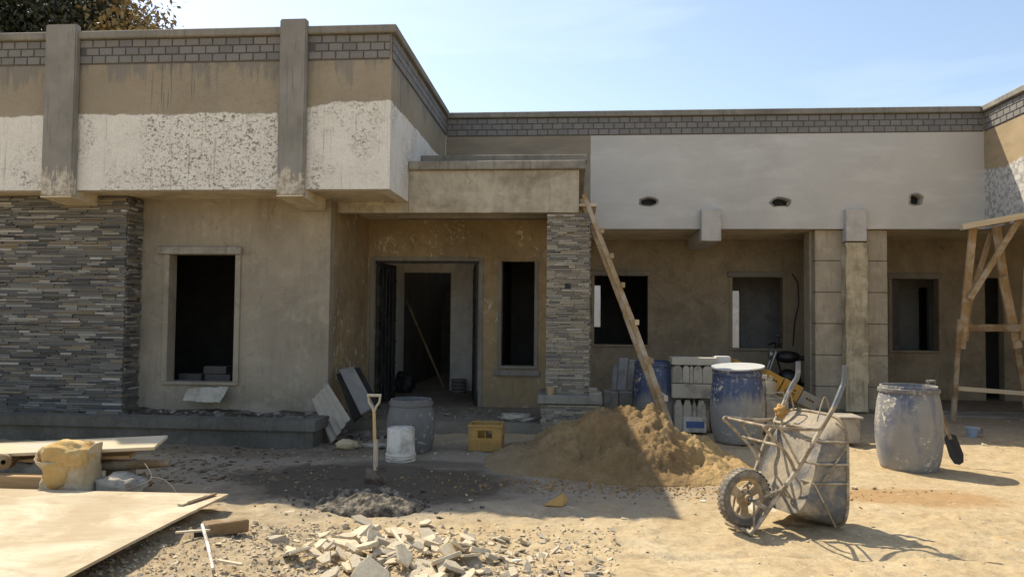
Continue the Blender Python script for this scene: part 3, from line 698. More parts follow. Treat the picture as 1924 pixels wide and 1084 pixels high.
# right veranda piers: recessed joints between separate rendered panels
for (u0, u1) in ((1531, 1583), (1629, 1667)):
    x0, x1 = P(u0, 600, y=YR + .12).x, P(u1, 600, y=YR + .12).x
    core = MB().box((x0 + .012, YR + .112, 0), (x1 - .012, YR + .56, ZS - .032)).build('pier', DARKCEM, bung)
    zs = [P(1560, v, y=YR + .1).z for v in (778, 726, 667, 608, 549, 490)] + [ZS - .033]; zs[0] = .02
    for k in range(6):
        MB().box((x0 + random.uniform(0, .004), YR + .10, zs[k] + .007), (x1, YR + .575, zs[k + 1] - .007)).build('pier_panel', PANEL, core, bev=.007, seg=2)
x0, x1 = P(1586, 600, y=YR).x, P(1626, 600, y=YR).x
c_ = MB(); n_ = 90; vs = []; fs = []
for i in range(n_ + 1):
    z = .02 + 2.8 * i / n_
    for a_, (cx_, cy_) in enumerate(((x0, YR - .1), ((x0 + x1) / 2, YR - .1), (x1, YR - .1), (x1, YR + .14), (x0, YR + .14))):
        vs.append((cx_ + .022 * (vnoise(np.array([z * 7.0]), np.array([a_ * 5.0]), 3)[0] - .5), cy_ + .02 * (vnoise(np.array([z * 9.0]), np.array([a_ * 3.0]), 5)[0] - .5), z))
for i in range(n_):
    for k in range(5): fs.append((i * 5 + k, i * 5 + (k + 1) % 5, (i + 1) * 5 + (k + 1) % 5, (i + 1) * 5 + k))
fs += [tuple(range(5)), tuple(n_ * 5 + k for k in range(5))]
c_.add(vs, fs); c_.build('column', ROUGHCOL, bung)
MB().box((P(1521, 500, y=YR + .3).x, YR + .3, 0), (P(1532, 500, y=YR + .3).x, YR + .62, ZS - .032)).build('pier', PANEL, bung)

# steel door leaves folded inwards
for x, s1 in ((DR[0] + .02, 1), (DR[2] - .02, -1)):
    df = thing  # leaf as a part with bars
    lf = MB(); y0, y1 = YD + .06, YD + .72; k = .12 * s1
    lf.prism([(x, y0), (x + s1 * .035, y0), (x + k + s1 * .035, y1), (x + k, y1)], .15, DR[3] - .03, plane='XY')
    leaf = lf.build('door_leaf', BLACKST, bung)
    for z in (.4, .75, 1.1, 1.45, 1.8, 2.1):
        if z > DR[3] - .1: continue
        MB().bar((x + s1 * .045, y0 + .02, z), (x + k + s1 * .045, y1 - .02, z), .012, .03).build('door_rail', BLACKST, leaf)
    for t in (.15, .35, .55, .75): MB().tube([(x + k * t + s1 * .05, y0 + (y1 - y0) * t, .2), (x + k * t + s1 * .05, y0 + (y1 - y0) * t, DR[3] - .1)], .008, 6).build('door_bar', BLACKST, leaf)
MB().box((DR[0] + .001, YD + .03, DR[3] - .035), (DR[2] - .001, YD + .08, DR[3] - .001)).build('door_head', BLACKST, bung)

# planter curb at the foot of the left wall
pl = thing('planter', 'long low concrete planter box under the slate wall and left window', 'planter', (-5, 8.6, 0))
px = -2.98
MB().box((-11, 8.50, .17), (px, 8.74, .30)).build('curb_cap', DARKCEM, pl, bev=.012, seg=2)
MB().box((px - .24, 8.742, .17), (px, 9.72, .30)).build('curb_cap', DARKCEM, pl, bev=.012, seg=2)
MB().box((-11, 8.55, -.08), (px - .05, 8.70, .168)).build('curb_wall', DARKCEM, pl)
MB().box((px - .2, 8.702, -.08), (px - .05, 9.72, .168)).build('curb_wall', DARKCEM, pl)
sh = sheet('soil', np.arange(-11, px - .2, .05), np.arange(8.71, 9.73, .05), lambda X, Y: .19 + fbm(X, Y, 5, 3, 8) * .05 + .05 * np.clip((Y - 9.3) / .4, 0, 1), SOIL)
sh.location = -wloc(pl); sh.parent = pl; tag(sh, kind='stuff')

# pale wall added behind the house, giving the strips seen through the rooms
yw = MB().box((-16, 23, -.1), (14, 23.2, 2.6)); single(yw, 'added_back_wall', ROOM, 'pale wall added behind the house for the bright strips in the veranda windows', 'wall', (0, 23, 0))

# ------------------------------------------------------------------ tree
tr = thing('tree', 'dark leafy tree rising behind the left parapet, lit gold painted along its right edge', 'tree', (-11.5, 16.5, 0))
random.seed(21)
t_ = MB(); tb = Vector((P(108, 20, y=20.5).x, 20.5, 0)); tr.location = tb
t_.tube([tb, tb + Vector((.1, 0, 2)), tb + Vector((-.1, .1, 4)), tb + Vector((.2, 0, 6.5)), tb + Vector((.1, 0, 10))], [.34, .30, .25, .18, .07], 12)
br = []
for i in range(46):
    a0 = tb + Vector((0, 0, random.uniform(6.0, 9.8))); an = random.uniform(0, 6.28); ln = random.uniform(1.2, 3.3)
    e = a0 + Vector((math.cos(an) * ln, math.sin(an) * ln, random.uniform(.3, 1.9))); mdl = (a0 + e) / 2 + Vector((0, 0, .3))
    t_.tube([a0, mdl, e], [.09, .06, .02], 6); br.append((mdl, e))
    for q in range(3):
        e2 = mdl.lerp(e, random.random()) + Vector((random.uniform(-.8, .8), random.uniform(-.8, .8), random.uniform(0, .9))); t_.tube([mdl, e2], [.035, .01], 5); br.append((mdl, e2))
t_.build('trunk', BARK, tr, smooth=True)
def leaves(centres, n, r, size, seed):
    g = np.random.default_rng(seed); c = centres[g.integers(0, len(centres), n)] + g.normal(0, 1, (n, 3)) * r
    d = g.normal(0, 1, (n, 3)); d /= np.linalg.norm(d, axis=1)[:, None]; e = np.cross(d, g.normal(0, 1, (n, 3))); e /= np.linalg.norm(e, axis=1)[:, None]
    s = size * g.uniform(.6, 1.4, (n, 1)); v = np.stack([c - d * s, c - e * s * .45, c + d * s, c + e * s * .45], 1).reshape(-1, 3)
    rr = np.repeat(g.random(n), 4); return v, rr
cc = np.array([tuple(mdl.lerp(e, t)) for mdl, e in br for t in (.4, .7, 1.0)])
v, rr = leaves(cc, 95000, .40, .08, 3)
me = bpy.data.meshes.new('crown'); me.from_pydata((v - np.array(tb)).tolist(), [], np.arange(len(v)).reshape(-1, 4).tolist())
at_ = me.attributes.new('rnd', 'FLOAT', 'POINT'); at_.data.foreach_set('value', rr); me.materials.append(LEAF)
o = bpy.data.objects.new('crown', me); COL.objects.link(o); o.parent = tr

# ------------------------------------------------------------------ heaps
def heap(name, x0, x1, y0, y1, hf, mat, step, label, cat, mask=.0):
    loc = ((x0 + x1) / 2, (y0 + y1) / 2, 0)
    def h2(X, Y):
        return hf(X, Y) + gh(X, Y)
    X, Y = np.meshgrid(np.arange(x0, x1, step), np.arange(y0, y1, step)); H = hf(X, Y); G = gh(X, Y)
    Z = np.where(H > 0, G + H, G - .03)
    nx, ny = X.shape[1], X.shape[0]; i = np.arange(nx - 1)[None, :] + nx * np.arange(ny - 1)[:, None]
    q = np.stack([i, i + 1, i + 1 + nx, i + nx], -1).reshape(-1, 4); q = q[(H.reshape(-1)[q] > 0).any(1)]
    co = np.stack([X, Y, Z], -1).reshape(-1, 3) - np.array(loc)
    me = bpy.data.meshes.new(name); me.from_pydata(co.tolist(), [], q.tolist())
    bm = bmesh.new(); bm.from_mesh(me); bmesh.ops.delete(bm, geom=[v for v in bm.verts if not v.link_faces], context='VERTS'); bm.to_mesh(me); bm.free()
    me.polygons.foreach_set('use_smooth', [True] * len(me.polygons)); me.materials.append(mat)
    o = bpy.data.objects.new(name, me); COL.objects.link(o); o.location = loc; tag(o, label, cat); return o
RX = np.array([-1.0, -.7, -.38, 0, .28, .55, .82, .98, 1.12, 1.35, 1.6, 1.9])
RH = np.array([0, .12, .29, .48, .60, .57, .62, .54, .38, .25, .12, 0]) 
def sandh(X, Y):
    wx = X + fbm(X, Y, 2.2, 3, 21) * .10; r = np.interp(wx, RX, RH)
    yc = 8.15 - .12 * np.clip(X - .6, -2, 2); d = Y - yc
    front = np.clip(-d, 0, 9) / (1.05 + .1 * np.sin(X * 3) ); back = np.clip(d, 0, 9) / .9
    t = np.clip(1 - (front + back), 0, 1); t = np.where(t > .82, .82 + (t - .82) * .35, t) / .89
    h = r * t * 1.02
    n1 = fbm(X, Y, 3.4, 3, 22); n2 = fbm(X, Y, 8, 4, 23, .7); n3 = np.abs(fbm(X, Y, 15, 3, 24, .7))
    h = h + (n1 * .12 + np.tanh(n2 * 4) * .022 + n2 * .035 + n3 * .035 - .01) * np.clip(h * 5, 0, 1)
    for cx_, cy_, rx_, ry_, am in ((.05, 7.55, .3, .10, .05), (.62, 7.45, .22, .16, -.055), (.45, 7.2, .35, .07, .035), (-.35, 7.4, .2, .15, .04), (1.15, 7.6, .16, .12, .05), (1.35, 7.3, .12, .1, -.03)):
        h = h - am * np.exp(-(((X - cx_) / rx_) ** 2 + ((Y - cy_) / ry_) ** 2)) * np.clip(h * 8, 0, 1)
    dent = np.exp(-(((X - .28) / .26) ** 2 + ((Y - 7.62) / .14) ** 2)); h = h - dent * .09
    dent = np.exp(-(((X - .82) / .2) ** 2 + ((Y - 7.35) / .1) ** 2)); h = h - dent * .06
    return h - .015
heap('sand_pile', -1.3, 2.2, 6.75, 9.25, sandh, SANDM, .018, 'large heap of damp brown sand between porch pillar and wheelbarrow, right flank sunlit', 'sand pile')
mx, my = P(695, 935, z=.03).x, P(695, 935, z=.03).y
def mort(X, Y):
    a = (X - mx) / .47; b = (Y - my) / .33; r = np.sqrt(a * a + b * b) + fbm(X, Y, 3, 3, 31) * .16
    t = np.clip(1 - r, 0, 1); h = .145 * t ** .42
    return h + (np.abs(fbm(X * .7, Y, 6.5, 4, 32, .6)) * .10 - .02 + fbm(X, Y, 24, 2, 34) * .012) * np.clip(h * 10, 0, 1) - .012
heap('mortar_heap', mx - .6, mx + .6, my - .55, my + .6, mort, MORT, .011, 'low lumpy heap of wet grey mortar at the foot of the upright spade', 'mortar')

# gravel and litter: what nobody could count
def scatter(name, n, place, size, mat, label=None, flat=.6, seed=1, zf=None):
    g = np.random.default_rng(seed); B = np.array([(1, 1, 1), (1, -1, -1), (-1, 1, -1), (-1, -1, 1), (0, 0, 1.5), (0, 0, -1.2), (1.4, 0, 0), (-1.3, .2, 0)], float)
    FC = [(0, 4, 6), (4, 1, 6), (1, 5, 6), (5, 0, 6), (3, 4, 7), (4, 0, 2), (0, 5, 2), (4, 2, 7), (2, 5, 7), (5, 3, 7), (3, 1, 4), (1, 3, 5)]
    vs = []; fs = []; k = 0; rr = []
    for i in range(n):
        x, y = place(g); s = size * math.exp(g.normal(0, .45)); R = Euler(tuple(g.uniform(0, 6.28, 3))).to_matrix(); R = np.array(R)
        v = (B * g.uniform(.55, 1.1, (8, 1)) * np.array([s, s * g.uniform(.5, 1), s * g.uniform(.3, .9)])) @ R.T; v[:, 2] *= flat
        z = (zf(x, y) if zf else gz_fast(x, y)); v = v + np.array([x, y, z + s * flat * .35]); vs.append(v); fs += [tuple(a + k for a in f) for f in FC]; rr += [g.random()] * 8; k += 8
    v = np.concatenate(vs); me = bpy.data.meshes.new(name); me.from_pydata(v.tolist(), [], fs)
    a = me.attributes.new('rnd', 'FLOAT', 'POINT'); a.data.foreach_set('value', rr); me.materials.append(mat)
    o = bpy.data.objects.new(name, me); COL.objects.link(o); tag(o, label, None, None, 'stuff'); return o
_gx, _gy = np.arange(-9, 9, .05), np.arange(2.5, 13, .05); _GZ = gh(*np.meshgrid(_gx, _gy))
def gz_fast(x, y): return float(_GZ[min(max(int(round((y - 2.5) / .05)), 0), len(_gy) - 1), min(max(int(round((x + 9) / .05)), 0), len(_gx) - 1)])
GRAV = m_cells('site_gravel', [(0, (.60, .48, .30)), (.3, (.48, .39, .26)), (.6, (.66, .54, .36)), (.85, (.42, .35, .25)), (1, (.70, .62, .48))], .95, .1, 40, .3)
LITTER = m_cells('dry_litter', [(0, (.16, .11, .065)), (.4, (.26, .185, .11)), (.7, (.09, .065, .045)), (1, (.36, .28, .18))], .95, .1, 40, .3)
WHITECR = m_cells('white_plaster_crumbs', [(0, (.40, .35, .27)), (.5, (.24, .20, .15)), (1, (.56, .50, .40))], .95, .1, 40, .3)
def gp(u, v, z=0.0): p = P(u, v, z=z); return p.x, p.y
def box_px(u0, v0, u1, v1):
    def f(g): return gp(g.uniform(u0, u1), g.uniform(v0, v1))
    return f
scatter('gravel', 2600, box_px(150, 985, 640, 1120), .0075, GRAV, 'loose grey gravel in the left foreground', seed=2)
scatter('rubble_crumbs', 2400, box_px(470, 985, 1160, 1110), .009, GRAV, 'small crumbs of stone among the broken pieces', seed=3)
scatter('pebbles', 900, box_px(-20, 850, 1960, 1110), .006, GRAV, 'pebbles strewn over the yard', .45, seed=4)
scatter('pebbles', 500, box_px(600, 770, 1950, 860), .010, GRAV, 'pebbles strewn near the building', seed=5)
scatter('clods', 2200, lambda g: (g.normal(.5, .9), 7.0 + g.normal(0, .22)), .0075, m_cells('sand_clods', [(0, (.30, .18, .075)), (.5, (.42, .27, .12)), (1, (.24, .14, .06))], .97, .05, 40), 'clods of sand rolled off the heap', seed=6)
scatter('dead_leaves', 520, lambda g: gp(g.normal(420, 110), g.uniform(835, 905)), .020, LITTER, 'dead leaves and debris lying before the planter', .25, seed=7)
scatter('plaster_crumbs', 90, lambda g: (P(g.uniform(300, 560), 772, y=9.6).x, g.uniform(9.5, 9.7)), .020, WHITECR, 'white plaster crumbs along the wall in the planter', .7, seed=8, zf=lambda x, y: .215)
scatter('mortar_crumbs', 300, lambda g: (mx + g.normal(0, .42), my + g.normal(0, .3)), .010, m_cells('mortar_crumb', [(0, (.10, .085, .07)), (1, (.2, .175, .14))]), 'crumbs of mortar round the heap', seed=9)
scatter('floor_debris', 300, lambda g: (g.uniform(-3.0, 0), g.uniform(10.0, 11.5)), .012, WHITECR, 'plaster droppings on the porch floor', .5, seed=10, zf=lambda x, y: .127)
scatter('debris_heap', 420, lambda g: (lambda p: (p.x + g.normal(0, .25), p.y + g.normal(0, .14)))(P(668, 818, z=0)), .030, m_cells('dark_rubble', [(0, (.12, .10, .08)), (.5, (.22, .185, .14)), (1, (.30, .25, .19))]), 'low mess of dark rubble under the leaning sheets', .7, seed=12)

# ------------------------------------------------------------------ broken stone pieces in the foreground
def shard_mesh(k, n=None, mat=CHIP, thick=None):
    n = n or random.choice((4, 4, 5, 5, 6)); m = MB(); angs = sorted(random.uniform(0, 6.28) for _ in range(n))
    angs = [2 * math.pi * (i + random.uniform(-.3, .3)) / n for i in range(n)]
    asp = random.uniform(.5, 1); poly = [(math.cos(a) * random.uniform(.38, .56), math.sin(a) * random.uniform(.38, .56) * asp) for a in angs]
    th = thick or random.choice((random.uniform(.06, .11), random.uniform(.07, .13), random.uniform(.07, .13), random.uniform(.16, .26)))
    top = [(x * random.uniform(.88, 1), y * random.uniform(.88, 1), th + random.uniform(-.02, .02)) for x, y in poly]; bot = [(x, y, 0) for x, y in poly]
    m.add(bot + top, [tuple(range(n - 1, -1, -1)), tuple(range(n, 2 * n))] + [(i, (i + 1) % n, n + (i + 1) % n, n + i) for i in range(n)])
    o = m.build('stone_fragment', mat, None, bev=.012); d = o.data; bpy.data.objects.remove(o); return d
SH = [shard_mesh(i) for i in range(16)]; SHG = [shard_mesh(i, mat=CHIPG) for i in range(6)]; SHW = [shard_mesh(i, mat=CHIPW) for i in range(2)]
RG = 'broken stone pieces in the foreground'
def frag(me, x, y, s, label, rot=None, dz=0, group=RG, name='stone_fragment', cat='stone'):
    o = bpy.data.objects.new(name, me); COL.objects.link(o); o.scale = (s, s, s)
    rot = rot or (random.gauss(0, .28), random.gauss(0, .28), random.uniform(0, 6.28)); o.rotation_euler = rot
    zmin = min((o.rotation_euler.to_matrix() @ (v.co * s)).z for v in me.vertices)
    o.location = (x, y, gz(x, y) - zmin + dz - .006 * (s > .1)); return tag(o, label, cat, group)
big_ = [  # u, v, size m, palette, label
 (650, 1040, .27, SH, 'largest pale flat stone slab at the front of the rubble, left of centre'),
 (590, 1062, .20, SH, 'pale slab lying flat at the bottom edge of the rubble'), (548, 1058, .15, SHG, 'grey stone chunk at the left end of the rubble'),
 (745, 1005, .20, SH, 'long pale stone piece in the middle of the rubble'), (690, 1020, .17, SH, 'cream stone piece leaning on the largest slab'),
 (808, 1030, .16, SH, 'pale wedge of stone under the thin stick'), (680, 987, .17, SHG, 'flat grey slate lying alone at the back edge of the rubble'),
 (868, 1042, .19, SH, 'tan stone block right of the rubble centre'), (745, 1060, .18, SH, 'broad pale stone at the bottom edge of the rubble centre'),
 (972, 1056, .085, SHW, 'bright white stone chip at the right of the rubble'), (922, 1065, .12, SHG, 'upright grey stone beside the white chip'),
 (880, 1020, .13, SHG, 'thin dark slate lying at the right back of the rubble'), (1125, 1052, .075, SHG, 'small grey stone on the right edge of the rubble'),
 (940, 1024, .10, SHG, 'small dark stone crossing the back right of the rubble'), (610, 1012, .14, SH, 'pale splinter of stone at the left back of the rubble'),
 (800, 985, .12, SH, 'pale stick-like stone at the back of the rubble')]
for u, v, s, pal, lab in big_:
    x, y = gp(u, v); frag(random.choice(pal), x, y, s, lab, dz=.012)
spots = []
g = np.random.default_rng(5)
while len(spots) < 250:
    u = g.normal(800, 185); v = 1084 - abs(g.normal(0, 55)) + g.uniform(-10, 38)
    if not (480 < u < 1150) or v < 990 + abs(u - 760) * .10: continue
    x, y = gp(u, v); s = float(np.clip(math.exp(g.normal(math.log(.12), .5)), .03, .30))
    if v > 1050 and 540 < u < 900: s = min(.30, s * 1.45)
    if u > 950: s *= .6
    if any((x - a) ** 2 + (y - b) ** 2 < (.42 * max(s, c)) ** 2 for a, b, c in spots): s *= .6
    spots.append((x, y, s)); 
    dz = random.uniform(-.02, .04) if 560 < u < 900 else -.15 * s
    pal = random.choice((SH, SH, SH, SH, SHG)); tilt = (random.gauss(0, .34), random.gauss(0, .34), random.uniform(0, 6.28)) if s < .16 else None
    sz = 'thumb-sized' if s < .055 else 'small' if s < .09 else 'hand-sized' if s < .14 else 'broad'
    zone = ('far left end' if u < 560 else 'left part' if u < 660 else 'middle left part' if u < 760 else 'middle right part' if u < 860 else 'right part' if u < 980 else 'thin far right end')
    row = 'at the back of' if v < 1030 else 'along the front of' if v > 1062 else 'midway in'
    frag(random.choice(pal), x, y, s, f'{sz} {"greyish" if pal is SHG else "pale"} broken stone {row} the {zone} of the rubble', tilt, dz)
for u, v, s, lab, me_ in ((545, 958, .11, 'small tan stone lying alone in the sun left of the mortar heap', SH[3]), (1093, 968, .05, 'small dark stone on the sunlit dust below the yellow scrap', SHG[1]), (1172, 968, .06, 'dark pebble on the sunlit dust in the middle foreground', SHG[2]), (900, 972, .05, 'small stone just past the shadow edge in front of the screed', SHG[3]), (1020, 1010, .07, 'flat stone in the dust at the back right of the rubble', SHG[4]), (1322, 938, .07, 'crumb of white plaster left of the wheelbarrow wheel', SHW[0]),
                           (1640, 985, .05, 'small stone right of the wheelbarrow shadow', SHG[0]), (1605, 915, .08, 'pale flat chip right of the wheelbarrow tray', SH[5])):
    x, y = gp(u, v); frag(me_, x, y, s, lab, (.1, .05, 1.0), group=None)
# small stones over the whole yard that still show one by one
g = np.random.default_rng(9)
for i in range(60):
    u = g.uniform(180, 1900); v = g.uniform(850, 1075); x, y = gp(u, v)
    frag(random.choice(SHG + SH[:9]), x, y, float(g.uniform(.018, .038)), ('small loose stone lying ' + ('in the sunlit dust' if v > 958 or u > 1330 else 'on the shaded screed') + (' left of the sand heap' if u < 900 else ' below the sand heap' if u < 1330 else ' on the right side of the yard')), group='small loose stones on the yard', name='loose_stone')
# orange scrap
p = P(1047, 938, z=.03); m = MB(); m.add([(-.12, -.04, 0), (.05, -.05, .0), (.09, .02, .03), (.05, .05, .085), (-.03, .03, .035)], [(0, 1, 2, 3, 4)])
m.add([(-.12, -.038, .004), (.05, -.048, .004), (.09, .022, .034), (.05, .052, .09), (-.03, .032, .04)], [(4, 3, 2, 1, 0)])
o = m.build('plastic_scrap', YELLOWP, None, (0, 0, 0)); o.location = p - Vector((0, 0, .03)) + Vector((0, 0, gz(p.x, p.y) + .005)); tag(o, 'crumpled orange-yellow plastic scrap lying on the grey screed', 'scrap')

# ------------------------------------------------------------------ plywood and timber, left foreground
def rest(obs, dz=0): pass
ply = MB(); nx_, ny_ = 22, 18; x0, x1, y0, y1 = -5.15, -2.70, 3.3, 5.72
def plyz(x, y): return .095 + .014 * ((x - x0) / (x1 - x0)) ** 2 + .012 * math.sin((y - y0) * 1.3)
top = [(x0 + (x1 - x0) * i / nx_, y0 + (y1 - y0) * j / ny_) for j in range(ny_ + 1) for i in range(nx_ + 1)]
n1 = len(top); W1 = nx_ + 1
fs = []
for j in range(ny_):
    for i in range(nx_):
        a = j * W1 + i; fs += [(a, a + 1, a + 1 + W1, a + W1), (n1 + a, n1 + a + W1, n1 + a + 1 + W1, n1 + a + 1)]
for i in range(nx_): a = i; fs.append((a, n1 + a, n1 + a + 1, a + 1)); a = ny_ * W1 + i; fs.append((a, a + 1, n1 + a + 1, n1 + a))
for j in range(ny_): a = j * W1; fs.append((a, a + W1, n1 + a + W1, n1 + a)); a = j * W1 + nx_; fs.append((a, n1 + a, n1 + a + W1, a + W1))
ply.add([(x, y, plyz(x, y) + .018) for x, y in top] + [(x, y, plyz(x, y)) for x, y in top], fs)
o = ply.build('plywood_sheet', PLY, None, (-4.2, 5, .09), smooth=True); tag(o, 'large dusty plywood sheet lying flat across the left foreground', 'plywood')
for i, (yy, lab) in enumerate(((3.8, 'timber batten under the near edge of the plywood sheet'), (5.4, 'timber batten under the far edge of the plywood sheet'))):
    MBb = MB().bar((-5.1, yy, .045), (-2.8, yy + .03, .045), .07, .09); single(MBb, 'timber_batten', OLDWOOD, lab, 'timber', (-4.0, yy, .045), bev=.004)
# thin offcuts on the far edge of the sheet
for (u0, v0, u1, v1, w_, mt, lab) in ((338, 948, 385, 932, .05, PALEWOOD, 'pale wood offcut on the back corner of the plywood sheet'), (352, 945, 405, 927, .03, OLDWOOD, 'narrow strip of wood beside the offcut on the plywood corner')):
    a = P(u0, v0, z=.142); b = P(u1, v1, z=.142); single(MB().bar(a, b, w_, .014), 'wood_offcut', mt, lab, 'timber', tuple(a), bev=.002)
# long top board, middle board, log
def board(u0, v0, y0_, u1, v1, y1_, name, mat, label, wid, th, up=(0, -.2, 1)):
    a = P(u0, v0, y=y0_); b = P(u1, v1, y=y1_); single(MB().bar(a, b, wid, th, up=up), name, mat, label, 'timber', tuple((a + b) / 2), bev=.004)
board(-260, 856, 6.02, 303, 831, 6.22, 'timber_board', PALEWOOD, 'wide pale sunlit board on top of the timber stack at the left', .26, .028, (0, -.24, 1))
board(-200, 872, 6.05, 250, 854, 6.24, 'timber_board', WOODX, 'narrow brown board directly under the wide pale board', .14, .03, (0, -.1, 1))
board(-150, 884, 6.1, 215, 866, 6.28, 'timber_board', OLDWOOD, 'dark board behind the sand sack, under the narrow brown board', .12, .045)
a = P(60, 876, y=6.2); b = P(320, 870, y=6.3)
lg = MB(); pts = [a.lerp(b, t) + Vector((0, random.uniform(-.01, .01), random.uniform(-.008, .008))) for t in (0, .2, .4, .6, .8, 1)]
lg.tube(pts, [.048, .05, .048, .045, .042, .03], 12)
single(lg, 'log', OLDWOOD, 'rough brown log sticking out right of the sand sack', 'log', tuple(a), smooth=True)
for u, y_, zz, lab in ((-60, 6.3, .26, 'timber block propping the boards near the left edge'), (225, 6.36, .27, 'timber block propping the boards behind the grey sack')):
    q2 = P(u, 890, y=y_); q2.z = 0; single(MB().box((q2.x - .07, y_ - .10, -.02), (q2.x + .07, y_ + .14, zz - (.0 if u < 0 else .035))), 'timber_block', OLDWOOD, lab, 'timber', tuple(q2), bev=.006)
# squared beam end
a = P(83, 896, y=5.86)
single(MB().box((a.x - 1.6, 5.86, a.z - .125), (a.x, 6.0, a.z)), 'timber_beam', WOODX, 'squared timber beam with sawn end, left of the sand sack', 'timber', tuple(a), bev=.006)
single(MB().box((a.x - .5, 5.87, -.02), (a.x - .34, 6.05, a.z - .126)), 'timber_block', OLDWOOD, 'timber block beneath the squared beam', 'timber', (a.x - .4, 5.9, .05))
# crumpled tarpaulin and a dark roll
def lump(loc, rx, ry, rz, mat, name, label, cat, amp=.2, sc_=2.2, seed=0, sub=4, flatb=True, boxy=1.0, par=None):
    bm = bmesh.new(); bmesh.ops.create_icosphere(bm, subdivisions=sub, radius=1)
    from mathutils import noise as mn
    for v in bm.verts:
        d = v.co.copy()
        if boxy != 1: d = Vector([math.copysign(abs(c) ** boxy, c) for c in d])
        k = 1 + amp * mn.fractal(v.co * sc_ + Vector((seed * 7.3, seed, 0)), .7, 2.1, 4)
        ridg = abs(mn.noise(v.co * sc_ * 2.1 + Vector((seed, 3, 1)))) * amp * .5
        v.co = Vector((d.x * rx, d.y * ry, d.z * rz)) * (k - ridg)
        if flatb and v.co.z < -rz * .75: v.co.z = -rz * .75
    me = bpy.data.meshes.new(name); bm.to_mesh(me); bm.free(); me.materials.append(mat); me.polygons.foreach_set('use_smooth', [True] * len(me.polygons))
    o = bpy.data.objects.new(name, me); COL.objects.link(o); o.location = Vector(loc) + Vector((0, 0, rz * .75 if flatb else 0))
    if par is None: tag(o, label, cat)
    else: o.parent = par; o.location = Vector(loc) - wloc(par)
    return o
a = P(70, 880, y=6.1); lump((a.x - .05, 6.12, .0), .36, .10, .155, TARP, 'tarpaulin', 'crumpled dull tarpaulin tucked between the beam and the boards', 'tarpaulin', .3, 1.6, 3)
a = P(6, 868, y=5.95)
single(MB().lathe([(.02, -.3), (.058, -.3), (.062, 0), (.058, .001), (.02, .001)], tuple(a), 24, axis=(.3, -1, 0)), 'rolled_mat', OLDWOOD, 'dark rolled mat end at the left edge on the timber stack', 'roll', tuple(a), smooth=True)
# sand sack: torn open paper bag with sand
a = P(134, 900, y=5.93); sx, sy = a.x, 5.95
sk = thing('sand_sack', 'torn open sack bulging with golden sand behind the plywood sheet', 'sack', (sx, sy, gz(sx, sy)))
bm = bmesh.new(); rings = 14; seg_ = 36; vv = []
from mathutils import noise as mn
for j in range(rings + 1):
    t = j / rings; row = []
    for k in range(seg_):
        th = 2 * math.pi * k / seg_; ca, sa = math.cos(th), math.sin(th)
        ex = .5; rx = .215 * (1 - .10 * math.sin(t * 3)) * abs(ca) ** ex * (1 if ca > 0 else -1); ry = .15 * abs(sa) ** ex * (1 if sa > 0 else -1)
        lean = -.03 * t; hh = .44 * t * (1 - .30 * max(0, -sa) - .10 * max(0, -ca)) 
        nz = mn.fractal(Vector((ca * 1.6, sa * 1.6, t * 2.4)), .6, 2, 4) * .028
        fl = (1 + .10 * max(0, t - .8) * 5 * (1 if ca < 0 else .2))
        row.append(bm.verts.new(((rx * fl + lean) + nz * ca, (ry * fl) + nz * sa, hh + nz * .5)))
    vv.append(row)
for j in range(rings):
    for k in range(seg_): bm.faces.new((vv[j][k], vv[j][(k + 1) % seg_], vv[j + 1][(k + 1) % seg_], vv[j + 1][k]))
bm.faces.new(vv[0][::-1]); me = bpy.data.meshes.new('sack_skin'); bm.to_mesh(me); bm.free(); me.materials.append(SANDSACK); me.polygons.foreach_set('use_smooth', [True] * len(me.polygons))
o = bpy.data.objects.new('sack_skin', me); COL.objects.link(o); o.parent = sk
so_ = o.modifiers.new('s', 'SOLIDIFY'); so_.thickness = .006
SANDG = m_simple('golden_sand', (.60, .40, .16), (.50, .31, .11), .97, 0, .05, 7, (1, 1, 1), .6, (.64, .47, .24), .4, 6, .01)
lump((sx - .02, sy - .03, gz(sx, sy) + .33), .195, .15, .14, SANDG, 'sand_fill', None, None, .16, 1.6, 5, 4, False, .8, sk)
lump((sx - .05, sy - .10, gz(sx, sy) + .22), .14, .085, .16, SANDG, 'sand_spill', None, None, .2, 1.6, 9, 4, False, 1, sk)
a = P(228, 905, y=6.0); lump((a.x, 6.02, gz(a.x, 6.02) - .01), .20, .13, .125, SACK, 'cement_sack', 'slumped grey cement sack lying right of the sand sack', 'sack', .28, 1.5, 8, 4, True, .8)
a = P(268, 890, y=6.22); lump((a.x, 6.22, a.z - .12), .075, .05, .07, OLDWOOD, 'straw_clump', 'small clump of brown straw hanging under the log end', 'straw', .5, 3, 4, 3)
# wires
for i, (pts, lab) in enumerate(((((205, 925), (255, 913), (285, 897), (272, 870)), 'thin pale wire looping off the grey sack'), (((282, 896), (305, 899), (325, 915), (337, 938)), 'thin pale wire arching onto the plywood corner'))):
    q = [P(u, v, y=5.9 + .03 * j) for j, (u, v) in enumerate(pts)]
    crv = [];
    for j in range(len(q) - 1):
        for t in (0, .25, .5, .75):
            p0 = q[max(j - 1, 0)]; p1 = q[j]; p2 = q[j + 1]; p3 = q[min(j + 2, len(q) - 1)]
            crv.append(.5 * ((2 * p1) + (p2 - p0) * t + (2 * p0 - 5 * p1 + 4 * p2 - p3) * t * t + (3 * p1 - p0 - 3 * p2 + p3) * t ** 3))
    crv.append(q[-1]); single(MB().tube(crv, .004, 5), 'wire', WIRE, lab, 'wire', tuple(q[0]), smooth=True)
